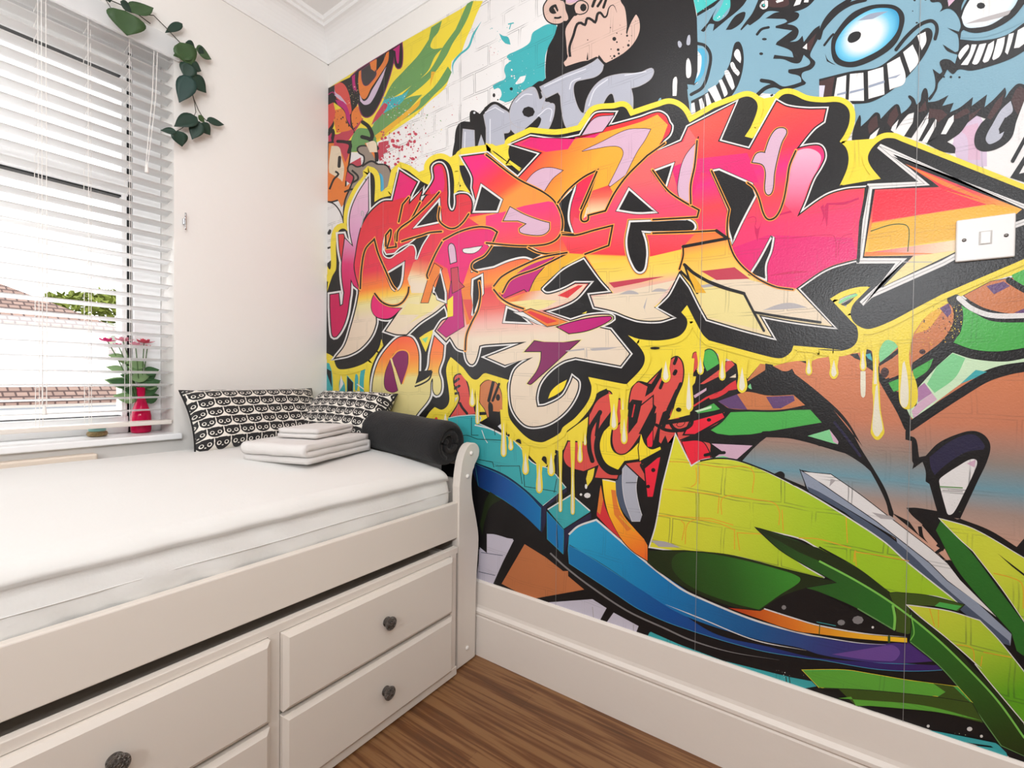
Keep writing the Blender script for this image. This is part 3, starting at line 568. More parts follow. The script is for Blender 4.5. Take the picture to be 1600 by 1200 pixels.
# long blue band
F('navy', 'M 120,470! 210,415! 430,505 600,625 740,755! 735,960! 600,830 430,710 240,600! 190,520!', 'ink 2')
paper('bandblue', [(0, '#1a2a5c'), (.45, '#1b4f93'), (1, '#1a72ad')], (740, 740), (850, 800), joint=0)
F('bandblue', 'M 215,425! 430,520 600,640 725,770! 720,950! 560,800 430,700 240,600!', 'teal 1')
F('indigo', 'M 740,760! 900,630! 930,610! 930,640! 770,760! 765,880! 740,960!', 'ink 1.5')
# black ground under the band
F('ink', 'M 190,480! 240,600! 440,710 600,830 735,960! 770,1010! 890,1130! P 700,140! 750,200 900,340! 1300,560! 1600,680! Q 400,720! 1300,950! 1370,1010! 1600,1100! S 320,780! -600,400! P 1300,760! 0,360! -60,-200! M 180,900!')
F('darkgreen', 'M 330,640! 420,700! 330,760 280,900! 270,980! 250,900! 290,720!'); F('paleviolet', 'M 305,970! 370,975 515,1020! 430,1190! 310,1190! 305,1130!'); F('paleviolet', 'M 250,1075! 305,1120! 310,1190! 250,1190!')
F('paleviolet', 'P 45,90! 105,120! 105,-20! 310,10! 150,370! 20,340! 40,200!'); S('steel2 1', 'P 60,115! 230,140!'); S('steel2 1', 'P 40,265! 170,295!')
F('brown', 'P 400,50! 560,150! 700,260! 740,260! 740,300! 865,405! 450,480! 220,360!'); S('ink 3', 'P 100,350! 480,500!'); F('paleviolet', 'P 510,510! 930,480! 1040,550! 980,660! 800,620!'); F('paleviolet', 'P 1095,585! 1290,690! 1260,770! 1020,690!')
S('shade 1', 'P 930,540! 940,650!'); S('shade 1','P 1250,680! 1250,760!')
F('teal', 'P 1385,735! 1600,830! Q 650,860! 1180,990! 1340,1020! 1380,1060! 1200,1090! 700,910! 50,690! 75,640!'); spray('brickwhite', 14, (1180, 1045, 1270, 1062), .3, 1, 61); S('darkgreen 1.6', 'Q 300,740! 300,780!'); S('darkgreen 1.6', 'Q 670,865! 665,905!'); S('darkgreen 1.4', 'Q 1140,985! 1150,1070!'); S('darkgreen 1.4', 'Q 1165,985! 1180,1080!')
# block between the two bands
F('teal', 'M 780,780! 960,660! 1115,795! 905,930!', 'ink 2.5'); F('bandblue', 'M 775,800! 905,940! 900,1125! 778,1010!', 'teal 1.2'); F('indigo', 'M 910,935! 1120,805! 1120,850! 950,960! 945,1000! 905,1140!', 'ink 1.5'); S('white 2', 'M 780,780! 965,665! 1110,790!')
S('darkgreen 1', 'M 850,900! 860,1080!')
# second blue band sweeping right
paper('sweep', [(0, '#2a9ec6'), (.35, '#1d78b4'), (.65, '#23588f'), (.85, '#3b3a78'), (1, '#4a2f72')], (895, 830), (1420, 1050), joint=.3)
paper('sweepdark', [(0, '#1f78b0'), (.4, '#1a4f94'), (.75, '#27306f'), (1, '#3a2460')], (895, 830), (1420, 1060), joint=0)
F('sweepdark', 'M 950,990! P 745,60! 860,120! 1300,400 1600,575 Q 600,640 1000,740 1300,800 1600,840 R 500,880 1000,890! 960,930 500,930 0,850 Q 1300,840 900,770 P 1600,690 1300,560 1100,430 750,200! 742,100!', 'skyblue 1.5')
F('ink', 'P 745,60! 860,110! 1300,400 1600,575 Q 600,655 1000,750 R 0,840 900,895! 950,880! Q 1600,800 1100,730 P 1600,540 1300,370 900,120!')
F('sweep', 'M 950,975! 1020,920 1160,865! 1250,930 1440,1100 P 1600,370 Q 500,390 900,540 1300,640 R 0,680 400,730 700,710! 960,860! 600,880 300,860 0,810 Q 1250,760 900,690 P 1650,610 1300,400 1000,200 745,50!')
S('white 3', 'M 945,975! 1020,910 1160,860! 1300,980 1450,1110 P 1600,385 Q 500,385 900,545 1300,655 R 0,672 300,720 520,735', taper=1)
S('white 1.5', 'P 1500,520 Q 500,540 900,700 1300,780', taper=2); paper('violetglow', '#6b4a92', joint=0); F('violetglow', 'R 100,810! 350,770 520,740! 580,740 630,790 600,850 560,865! 350,850')
S('gray 2.5', 'P 600,120 720,230 900,370 1200,570 1500,710 Q 400,700 700,790 1090,855', taper=1)
# orange and yellow curved wedge
paper('flame', [(0, '#f3d22e'), (.5, '#f3a02c'), (1, '#ea6a2c')], (945, 755), (1010, 870), joint=.35)
F('flame', 'M 1205,535! 1310,560! 1320,680 1370,820 1450,920 1560,1040! 1560,1180! 1440,1100 1350,1000 1270,850 1230,720', 'ink 2.5'); S('white 1.5', 'M 1210,545! 1310,565!'); S('white 1.5', 'M 1470,890! 1565,1040!')
F('red', 'M 1195,590! 1230,760 1290,900 1350,1010! 1260,930 1165,830! 1160,760!', 'ink 1.5'); F('orange', 'M 1195,590! 1215,700! 1190,820! 1160,790!'); F('orange', 'M 1275,625! 1310,630! 1340,780 1440,930! 1400,950! 1300,820!'); S('gold 2', 'M 1460,950! 1340,830!')
F('ink', 'M 800,300! 890,330! 900,560! 1010,640! 1110,780! 1160,840! 1200,540! 1080,480! 1060,500! 960,470! 900,400!'); D('white', 'M 1090,670,26,.8 1040,663,10 1080,600,10,2'); F('halo', 'M 1080,540! 1100,460! 1150,440! 1130,540 1090,600!')
# chrome bar and red splashes
F('ink', 'M 1470,440! 1560,420! 1600,700! 1600,1040! 1560,1040! 1440,880! 1530,870!'); F('steel2', 'M 1365,420! 1310,560! 1320,680 1370,800 1440,880! 1400,760! 1375,600!')
F('silver', 'M 1370,420! 1495,455! 1470,600 1490,740 1530,870! 1440,870! 1385,720 1365,580', 'white 1.5'); S('ink 1', 'M 1390,570! 1475,570!')
# red creature with yellow gaps
F('red2', 'F 800,1190! 815,1000 870,890 960,860 1000,940 1040,920 1055,1000! 1110,1100! 1130,870 1180,790 1260,800! 1380,680 1480,590 1530,640 1530,780 1480,900 1440,1050! N 380,80! 660,20! 640,90 300,240! 540,260 550,330 560,380! 400,440! 310,240! 170,310! 20,430! 0,420! M 1500,440! 1600,620! 1600,680! 1560,680! 1540,560! 1370,400! 1320,540! 1150,530! 1180,430! 1060,480! 940,440 905,360 940,250! 1080,260! 1110,80!', 'ink 4')
F('redd', 'N 40,460! 160,360! 150,480 100,680! 60,680!', 'ink 4'); D('ink', 'N 105,472,17 65,600,15'); F('redd', 'N 330,250! 480,250 540,330 550,375! 400,440!', 'ink 3')
F('yellow2', 'M 1210,180! 1290,100! 1270,260 1310,340 1400,340 1500,250! 1540,190! 1545,300 1600,310! 1600,370! 1380,400! 1330,470! 1240,420 1195,330 1190,250', 'ink 9')
F('red2', 'M 1290,160! 1400,60! 1600,-100! 1600,60! 1500,200 1400,330 1330,340 1290,270', 'ink 4'); F('redd', 'M 1550,180! 1600,100! 1600,290! 1560,290!', 'ink 3')
S('ink 7', 'M 1190,20! 1110,160 1105,300 1130,400'); S('ink 5', 'M 1180,50! 1160,200'); S('ink 9', 'M 1290,30! 1200,160 1165,280 1190,400 1260,480 1340,490')
F('ink', 'F 820,940! 870,870 940,835! 960,870! 870,930 810,1040!'); F('ink', 'F 1140,920! 1220,930! 1180,1100! 1110,1190! 1110,960!'); S('red 2', 'F 1160,960! 1140,1060!')
F('ink', 'F 1180,780! 1290,800! 1380,660! 1380,720! 1300,860! 1240,900! 1260,820! 1200,790!'); S('ink 5', 'F 1380,780! 1360,830!'); S('ink 5', 'F 1470,640 1485,600'); S('ink 6', 'F 1470,720 1480,700')
S('ink 6', 'F 1520,800 1450,960 1380,1140'); S('ink 5', 'F 1490,850 1420,1000'); F('ink', 'F 1310,960! 1330,980! 1290,1100 1220,1190! 1190,1190!'); F('ink', 'N 0,280! 30,170! 90,50! 130,20! 120,120 60,220! 40,260! 50,310! 90,300! 150,110 180,20! 220,0! 240,60! 160,130! 150,250! 165,265! 200,200! 210,230! 220,260! 270,260! 300,210! 290,170! 250,290! 210,420 150,700! 90,1000! 75,1100! 60,1060! 0,950! 0,880! 60,690! 100,690! 160,370! 10,430!')
F('yellow2', 'N 10,190! 40,270 90,310 160,290! 165,310! 0,400! -10,300!', 'ink 3')
F('green', 'I 350,980! 470,945! 530,1000! 350,1030!', 'ink 4'); F('halo', 'I 215,900! 300,960! 290,1040! 130,1080! 160,1000!')
S('ink 5', 'I 130,1090 170,1150 240,1160 300,1120 310,1060 220,1070'); F('redd', 'I 310,1070! 540,1020! 560,1060! 330,1190! 250,1190!', 'ink 5'); D('ink', 'I 440,1080,18,.8')
S('ink 5', 'N 130,120 210,160 320,160 400,120 410,60'); F('red2', 'N 290,120 330,90 350,100 320,130', 'ink 2'); S('ink 7', 'N 200,100! 420,70! 640,10!')
# the fan of strokes under the drips
F('ink', 'I 320,690! 410,690! 520,620! 620,620! 720,700! 740,830! 680,880! 520,930! 350,1010! 300,900!'); F('green', 'I 400,640 400,560 440,530 490,560 520,640! 425,700!', 'ink 3'); F('red2', 'I 560,680 570,630 610,620 640,650! 560,720!'); F('red2', 'I 310,650 320,560 345,555 360,640 315,720!', 'ink 2')
F('red2', 'I 370,800! 520,690! 560,720! 400,800!'); F('red', 'I 320,965! 420,900! 540,850! 600,800 650,770! 660,840! 500,870! 400,930! 320,980!'); F('rose', 'I 320,890! 420,830! 420,850! 330,910!'); F('red','I 440,900! 560,850 600,840 540,890 450,920'); F('cream', 'I 600,750! 650,720! 650,750!')
F('halo','I 300,740! 340,740! 330,790! 300,830!')
# green / orange / purple ribbon forms
F('green', 'I 455,1160! 540,1100 610,1020! 1230,1000! 1320,1100! 900,1170 700,1200 520,1190', 'ink 6')
F('brown', 'I 510,935! 660,880! 740,860 900,890 1100,885! 1190,965! 1000,1000 750,1000 600,990 550,960', 'ink 6'); F('purple', 'I 510,935! 660,880! 740,1000! 600,990!'); F('purple', 'I 885,900! 1100,890! 1110,930! 1000,990! 940,990!')
F('brown', 'I 740,770! 840,640! 900,650! 880,690! 740,780!'); F('green_light', 'I 800,840! 890,770! 920,830 1020,860! 850,860!', 'ink 8'); F('green_light', 'I 745,820 790,790 800,830 770,840'); F('rose','I 790,850! 830,820! 840,860!')
paper('rustblue', [(0, '#cd7a50'), (.35, '#c0785a'), (.55, '#8c8078'), (.68, '#6d93a0'), (.8, '#a08a80'), (1, '#c99a84')], (1400, 560), (1400, 840), joint=.25)
F('rustblue', 'I 940,660! 1130,620 1200,640! 1290,600! 1500,570! L 700,500! 740,700! 720,1040! 1100,800! 1340,700! 1700,650! O 1700,900! 1600,1110! 1540,1070 1330,940 1100,850! 1050,860! 900,830! 800,900! 1030,1170! 850,1190! 0,590! N 1400,500! 1260,470! 1290,600! 1100,520! 960,460! 800,400! 880,310! 980,215! 1200,230 1600,340! 1560,150! I 1240,820!')
F('ink', 'I 760,780! 880,690! 880,640! 940,650! 940,690! 1050,700 1090,680! 1110,720! 1300,870 1500,1060 1640,1290! O 110,0! 240,150 330,310 430,470 520,630 580,800! 575,850! 545,820! 520,720 460,590 400,480! 330,420 200,340 60,290 0,285! N 1290,230 1150,215 990,215! 880,300! 800,400! 750,390! 870,290! 880,275! 560,265! 420,230! 560,180! 700,200! 940,190! 960,170 1080,170! 1420,100! I 1320,1100! 1200,960! 1100,880! 900,880 780,860!')
F('green_light', 'N 1310,205! 1480,155! 1550,250 1545,270! 1500,260!'); F('rose', 'N 1480,155! 1550,250 1545,270! 1510,250!'); F('rose', 'N 560,265! 880,280! 760,385! 680,390! 590,370! 650,330!'); F('green_light', 'N 580,375! 650,360! 740,390! 640,395!'); S('ink 5', 'N 510,355 580,340 660,335'); S('indigo 4', 'O 120,100! 200,200 320,360')
F('mint', 'N 430,10! 560,-30! 560,-10! 450,20!')
# ribbons at the right edge
F('brown', 'L 1130,110! 1340,0! 1700,-60! 1700,240! 1500,250 1300,210 1180,150!', 'ink 2'); F('purple', 'L 1305,35! 1440,0! 1490,35! 1365,100!'); F('purple','L 1520,245! 1600,210! 1700,200! 1700,250!'); F('green', 'K 1500,1050! 1700,960! 1700,1230! L 1600,40! 1540,20!'); S('ink 10', 'L 1480,-10 1560,40 1650,90')
S('ink 16', 'L 1070,140 1200,230 1400,290 1650,290'); S('white 8', 'L 1090,130! 1190,210 1350,265 1650,265')
F('green', 'L 1050,150! 1180,230 1350,310 1650,320! 1650,510! 1400,545 1200,530 1030,470! 1100,400 1110,280')
F('brown', 'L 715,500! 740,400! 830,280 1000,170! 1040,200 1040,330 960,460 820,570 720,640!'); F('gold', 'L 750,400! 850,260 1000,180! 940,260 850,370 740,410!'); F('purple', 'L 940,210! 1010,170! 1030,240 1000,280!')
paper('specks', '#2a2625', joint=0); S('specks 13', 'L 1030,140! 1085,220 1080,350 1020,460'); spray('halo', 60, (1485, 468, 1502, 528), .3, 1.2, 71); spray('specks', 90, (1440, 478, 1490, 520), .3, 1.3, 72); spray('gold', 70, (1430, 500, 1488, 545), .3, 1.2, 73)
F('ink', 'L 720,650! 960,480! 1030,470! 1200,540 1400,555 1650,510! 1650,600! 1450,620 1200,600 1040,550! 920,650! 860,750 760,830! 740,760! 840,690 890,600! 720,700!')
F('green', 'L 730,690! 890,600! 850,690 740,770!'); F('mint', 'L 1040,555! 1200,605 1450,625 1650,590! 1650,620! 1400,660 1200,740 1020,860 740,1080! 690,1030! 660,1000! 760,970! 770,830! 920,660!'); F('green_light', 'L 1040,560! 1140,600! 1060,750 900,870! 840,800! 920,660!'); F('magenta', 'L 770,830! 820,790! 880,870! 770,945!'); F('rose', 'L 880,870! 920,920! 800,1010 740,1075! 720,1010! 770,950!'); F('teal', 'L 1100,800! 1220,690! 1310,705! 1200,760!')
paper('mauvish', '#b783ae', joint=.2); F('mauvish', 'L 770,830! 820,790! 880,870! 770,945!')
S('ink 15', 'L 1650,660 1480,690 1300,750 1100,870 900,1000 710,1130'); S('ink 16', 'L 470,700! 560,860 640,1000 700,1130')
F('ink', 'L 345,560 370,530 410,550 420,700! 360,660!'); F('teal', 'L 360,570! 400,560! 415,620! 380,600!'); F('ink', 'L 240,570! 300,560! 330,620! 280,600!')
F('green_light', 'L 470,620! 470,540 520,460 580,470 615,510! 480,640!'); F('ink', 'L 465,640! 620,520! 620,560! 470,680!'); F('brown', 'L 470,660! 620,570! 620,720! 520,760! 470,710!'); F('maroon', 'L 480,700 510,670 545,700 520,750 490,740'); F('ink', 'L 465,710! 520,770! 620,730! 620,780! 540,790! 580,860! 620,860! 620,960! 560,850!'); F('green', 'L 540,790! 620,760! 620,850! 580,860!'); D('maroon', 'L 805,548,26,.8')
# big black handle form
S('ink 7', 'O 690,170! 690,220! 740,240 760,400! 750,430! 800,390!'); F('ink', 'O 720,220! 760,240! 780,370! 830,360! 930,260 1080,190 1200,165 1290,200 1335,280 1310,400 1240,550 1100,850! 930,830! 860,580! 830,560! 830,480 800,390! 750,450! 725,400!')
F('indigo', 'O 860,370! 1000,260 1130,200 1220,200 1290,280 1280,310! 1150,330 1000,420 900,510! 870,450'); F('brickwhite', 'O 935,560 950,530 1100,430 1190,385 1230,400 1210,480 1130,650 1050,800 1010,820 990,780'); F('rose','O 1150,420! 1220,390! 1210,450!'); S('leafgreen 2', 'O 940,600! 1120,610!'); S('shade 2', 'O 960,630! 1120,640!'); spray('leafgreen', 14, (1470, 745, 1500, 800), .3, .9, 81)
F('ink', 'O 680,765! 760,765 920,790! 1090,860! 1300,950 1540,1070! 1600,1000! 1700,950! 1700,1300! 1500,1150! 1200,1100! 1040,1190! 960,1100! 910,1130! 880,1100! 950,1010! 800,890 720,820')
# chrome spear
F('steel', 'N 1255,475! 1600,690! O 0,560! 400,840 900,1190! R 900,100 1500,650! 1490,740! 1000,330 640,30 O 600,1000! 0,640! N 1310,620!', 'ink 3'); F('steel2', 'N 1310,600! O 0,640! 600,1030 R 1000,300 1480,700! 1490,740! 1420,720! 900,300! O 400,960! N 1600,800! 1320,640!')
F('brickwhite', 'N 1280,485! 1480,505! O 90,505! 300,650 560,850 860,1080 1000,1200! R 1100,230! 1400,530! 1000,230! O 860,1190! 450,870! 0,560! N 1600,690!', 'ink 2.5'); F('shade', 'O 80,600! 90,540! 130,550!'); F('shade', 'O 410,800! 560,830! 600,860! 480,850!'); F('shade', 'N 1480,600! 1500,540! 1530,550!')
F('ink', 'O 560,800! 700,870! 780,980! 770,910! 800,910! 820,1000 960,1160! 1040,1190! R 1100,200! 1000,80! O 860,1050!'); F('rustblue', 'O 820,1000! 940,1080! 900,1110!'); F('rustblue', 'O 980,1080! 1040,1190! 960,1110!')

# --- big yellow green leaf with printed bricks
paper('leafyellow', [(0, '#d8cf35'), (.4, '#c6cc3a'), (1, '#9cc22c')], (1020, 760), (1320, 840), joint=.85)
F('leafyellow', 'N 280,200! 400,445! 480,400 600,385 750,400 950,470 1300,650 1600,830 O 200,830 500,1030 R 680,90 1070,400! 900,350 560,330! 0,-20! N 1250,1000 910,925! 1250,1200 Q 1440,215! 1100,130 700,30 300,0 N 80,1070! 130,900 180,600!', 'white 4')
S('ink 2.5', 'N 470,400! 600,380 750,392 960,465 1080,520 1310,635'); F('shade', 'N 85,1020! 200,1030 320,1075! 150,1070!'); F('ink', 'N 1050,500! 1100,480 1130,500 1130,530! 1310,630! 1200,590!')
JT = 'gold 1.6'
for s_ in ('N 230,405! 390,410!', 'N 190,620! 620,665!', 'N 150,825! 560,850! 730,900!', 'N 480,425 640,450 870,465 880,650!', 'N 440,450 440,570 400,605!', 'N 465,440! 465,580!', 'N 620,670! 610,810!', 'N 640,820 640,700 700,670 900,700 1050,730 1090,800 1085,900!', 'N 1110,780! 1120,950!', 'N 320,860 350,900 330,1020!', 'N 355,1050 370,900 430,860 600,880 740,940!', 'N 740,930! 740,1090!', 'N 780,1100! 760,960! 950,970!', 'N 1240,1000! O 0,1010 250,1080!', 'O 210,840! 220,1040!', 'O 270,1190! 280,1100 R 290,10 430,30 700,80!', 'R 280,10! 290,120!'): S(JT, s_)
# dark green leaf bowl
paper('bowl', [(0, '#2a3c1c'), (.5, '#2f5a22'), (1, '#3f8a30')], (1040, 900), (1250, 900), joint=0)
F('darkgreen', 'Q 70,0! 350,0! 700,35 1100,135 1540,245! 1300,290 1100,360 940,465! 700,430 400,310 150,160 65,90!', 'ink 2'); F('bowl', 'Q 260,150 270,40 400,10 700,50 1100,150 1250,210 1240,250 1100,340 930,460! 700,400 400,280')
# black hollow with dots, orange rim
F('ink', 'Q 940,470! 1100,360 1300,290! R 0,320! 580,620! 690,640! 690,720! 300,650! 0,570! Q 1300,540!'); D('gray', 'Q 1125,442,18 1570,560,26,.8'); D('gray', 'R 172,560,30,.75 302,540,44,.75'); D('white', 'R 418,597,10'); S('teal 1', 'Q 1380,555! 1530,585!')
paper('rim', [(0, '#b0361f'), (.4, '#df7a2a'), (1, '#f6c62c')], (1145, 955), (1420, 1000), joint=0)
F('rim', 'Q 690,445! 940,470! 970,455! 1200,530 R 0,590 350,650 685,680! 685,715! 350,690 0,650 Q 1200,620 900,520', 'ink 2'); S('white 2', 'Q 970,452! 1200,525 R 0,583 350,645 680,672', taper=1); S('olive 4', 'R 545,670! 545,710!'); S('olive 1.5', 'Q 1405,575! 1400,655!')
# pointed dark leaves
paper('leafdark', [(0, '#26301f'), (.3, '#2c4f22'), (1, '#2e6a28')], (1190, 830), (1380, 960), joint=0)
F('leafdark', 'N 905,920! 1200,1010 1600,1190 R 0,-30! 300,140 550,330! 590,450 590,620! 300,450 0,320 Q 1300,290! 1540,250! 1200,60 N 1080,1080', 'ink 2.5'); F('darkgreen', 'R 0,-20! 300,140 550,320! 570,410! 300,240 0,80! N 1240,1110! 920,930!')
F('olive', 'R 545,330! 600,325! 850,350 1130,420! 1080,470! 900,430 700,430! 720,640! 690,650! 600,630! 600,460!', 'ink 2'); F('green', 'R 940,400! 1110,430! 1070,465! 900,430!')
paper('blade', [(0, '#2d6b27'), (.5, '#315a20'), (1, '#2a3414')], (1425, 960), (1600, 1180), joint=0)
F('blade', 'R 715,480! 1000,700 1250,960 1500,1200 1640,1380! 1640,1700! S 1360,970! R 1100,1080 930,890 705,710! 720,600', 'ink 3'); F('darkgreen', 'R 720,470! 1000,700 1250,960 1500,1200 1640,1400! 1640,1500! 1400,1190! 1130,900 900,680 720,520!')
paper('vein', '#7cc053', joint=0); S('vein 3', 'R 0,80 300,240 570,410 900,670 1200,960 1400,1180 S 1600,880'); S('leafgreen 2', 'R 590,620! 300,450'); S('leafgreen 1.6', 'R 710,710! 930,890 1100,1080 S 1360,960! 1600,1070!'); S('vein 1.6', 'R 715,500 740,640 710,700')
S('vein 4','R 575,430 590,520 585,610')
# right yellow leaves
paper('leaf3', [(0, '#c9cf3e'), (.55, '#a9c435'), (1, '#5f9f22')], (1430, 950), (1560, 1090), joint=.7)
F('leaf3', 'R 690,425! 1000,470 1250,545! 1400,700 1640,1000! 1640,1500! S 1600,720! 1100,120 R 1270,920 1000,680 800,520', 'white 3')
for s_ in ('R 860,450! 900,590!', 'R 930,460! 930,600!', 'R 1070,730 1190,760 1210,860!', 'R 1270,820! 1260,900!', 'R 1280,790! 1500,830!'): S(JT, s_)
F('leafdark', 'O 950,860! 1200,1130 R 1400,300 1640,620! 1640,850! 1540,780! 1500,640! 1100,180 O 910,940!', 'ink 2')
F('leaf3', 'O 940,850! 1200,930 1600,1160! 1700,1200! R 1700,700! 1600,550! 1430,300 1200,0! O 1100,1010', 'white 2.5'); F('ink', 'O 1390,1120! R 1500,120! 1640,230! 1600,180!'); S(JT, 'R 1360,175 1500,210 1580,260 1590,450!')
# strip leaves at the bottom
F('green', 'Q 1270,930! 1600,930 R 400,960 700,1010 1080,1060! 1190,1180! 900,1130 400,1085 0,1065 Q 1400,1065!', 'halo 1.8'); paper('strip', '#5fa63a', joint=.3); F('strip', 'Q 1285,940! 1600,938 R 400,965 700,1010 900,1040 980,1090 900,1130 700,1125 400,1085 0,1065 Q 1405,1062!'); F('olive', 'S 650,310! 860,340! 1050,520! 700,450! 780,400!')
F('olive', 'Q 1425,1075! R 0,1070! 400,1090 900,1140 1190,1185! S 1170,720! 700,610 300,570 0,545! -150,545! -330,370!', 'ink 2'); F('strip', 'R 150,1150! S 0,490 400,520 700,570 1170,700! 700,610 300,570 0,545! -150,545! -200,450!')
F('teal', 'S 400,780! 560,790 900,850 1300,930! 1400,1000! 1450,1140! 850,930! 1280,980! 1250,960! 900,910! 600,870!'); D('white', 'S 600,755,12 1030,785,22,.8 1153,860,12'); spray('mint', 16, (1450, 1142, 1520, 1165), .3, 1.2, 91)
F('ink', 'S 1330,950! 1600,1070! 1750,1130! 1750,1300! 1480,1150! 1420,1040!')
# --- main lettering: halo, black block shadow
SIL = ('B 60,1180! 100,1060 130,1000 130,800 150,705 195,688 240,740! 235,560 300,400 385,290! 390,245 430,290 430,480! 480,450 560,430! 600,250! 640,215! 690,235 800,320! 860,350! 870,280 860,200 900,155 960,145 1020,190 1050,300 1050,430! 1090,390 1180,410! 1130,330 1095,220 1100,130 1130,100! 1340,70! 1400,110 1560,240! 1585,222! '
       'E 60,80 180,180 280,230! 200,170 175,90 190,20! D 200,1110! 350,1040! 560,1055 740,1020! 790,950 850,870 1000,850 1080,840 1130,910! 1340,840 1440,815 1530,860 1590,960! G 480,850! 640,790 740,758 805,790 820,850 770,990 720,1070! 780,1085! 870,970 940,840 1010,750 1080,740 1200,790 1320,805 1460,805 1530,860 1535,960 1500,1050 1460,1110! '
       'K 210,60 230,140 215,230 160,355! 330,325 480,300! 400,200 380,130 420,50 500,-10 580,-15 640,8! 1600,390! 1700,430! 1700,870! 1600,925! 960,1200! L 740,215! 560,310 400,370 330,360 265,310 245,250 265,180 330,110 400,40! 300,45 180,80 85,135! 250,310 295,360 300,450 260,510 180,540 100,540 0,530 I 1460,535 1100,500! 1080,550 1030,590 990,600 900,585 440,460! 390,410 270,185! 225,240! 270,300 260,370 200,430 60,460 '
       'F 1200,450 1110,420! 1200,510 1240,590 1220,670 1100,800! 1080,800 800,745! 825,830 800,930 700,1060 600,1140 M 880,180 790,235 730,255 640,230 540,140 480,50 F 170,900 165,800 185,765! C 1480,770! 1300,715! 1280,720 1230,765 1190,755 1120,670! 1040,600! 1025,590! 1000,640 990,700 1010,850 1010,950 960,1000 900,980! 860,1020 780,1140 700,1190! 440,1190! '
       '410,1000 390,850 400,700 450,570 500,500! 485,450! 460,530 380,620 270,670 160,685 130,660 110,590! 90,575 50,555! 50,0!')
F('-', SIL, 'halo 17'); F('ink', SIL)
F('halo', 'C 780,440! 830,405 895,372! 870,440 830,550!'); F('green_light', 'C 800,450! 850,430! 830,480!')
F('yellow2', 'F 490,910! 510,860 560,810 630,770! 600,840 550,880', 'halo 1')
S('green_light 4', 'L 160,165! 210,135 290,105!'); F('ink', 'L 165,180! 280,120! 230,175 190,190!'); F('halo', 'B 590,1110! 625,1090! 610,1150!'); F('halo', 'F 750,250! 790,232! 780,250!')

# --- gradient inks of the letters (blended between two photo points)
paper('g_left', [(0, '#e2383f'), (.55, '#e93a52'), (.72, '#ff8a3c'), (.80, '#ffd055'), (.86, '#f1e2a0'), (1, '#f0dac2')], (560, 340), (560, 500), joint=.45)
paper('g_pink', [(0, '#ecc0d6'), (.45, '#e3a0c8'), (.7, '#e23a78'), (1, '#d2185a')], (560, 300), (540, 460), joint=.3)
paper('g_mid', [(0, '#ff3038'), (.30, '#e8305c'), (.5, '#f05848'), (.66, '#ff9440'), (.70, '#e8444c'), (.82, '#ee6a62'), (.91, '#f2b8ac'), (1, '#f0dcc4')], (740, 280), (740, 530), joint=.4)
paper('g_top', [(0, '#ff2a80'), (.5, '#ff4048'), (.8, '#ff5a3c'), (1, '#ff9a44')], (760, 250), (780, 320), joint=.35)
paper('g_e1', [(0, '#ff3a78'), (.35, '#ff5048'), (.6, '#ff8038'), (1, '#ffb03c')], (800, 225), (900, 300), joint=.35)
paper('g_k', [(0, '#ff5448'), (.35, '#fb3a50'), (.5, '#ff2f82'), (.72, '#ff4a52'), (1, '#ff3d70')], (1180, 180), (1180, 360), joint=.4)
paper('g_cr', [(0, '#ff9a55'), (.12, '#ffc04a'), (.45, '#ffd670'), (.7, '#f4dc90'), (1, '#f2dcae')], (1100, 380), (1110, 510), joint=.4)
paper('g_end', [(0, '#ee4450'), (.25, '#ef4a50'), (.5, '#ffb040'), (.75, '#ffd258'), (.88, '#f2c0a8'), (1, '#f6e0a0')], (1420, 290), (1430, 420), joint=.4)
paper('g_soft', [(0, '#e8484c'), (.4, '#f07058'), (1, '#f6d6a8')], (930, 295), (925, 330), joint=.3)
paper('g_dlow', [(0, '#ff3d7c'), (1, '#fa5450')], (860, 318), (862, 372), joint=.4)
paper('g_z', [(0, '#e8484c'), (.45, '#f29a72'), (.75, '#f3dcb4'), (1, '#f0dcc4')], (662, 405), (655, 445), joint=.45)
paper('g_o', [(0, '#ff6448'), (.4, '#ff9040'), (.62, '#ffbe50'), (.72, '#f2e090'), (1, '#ecdc96')], (640, 525), (640, 615), joint=.4)

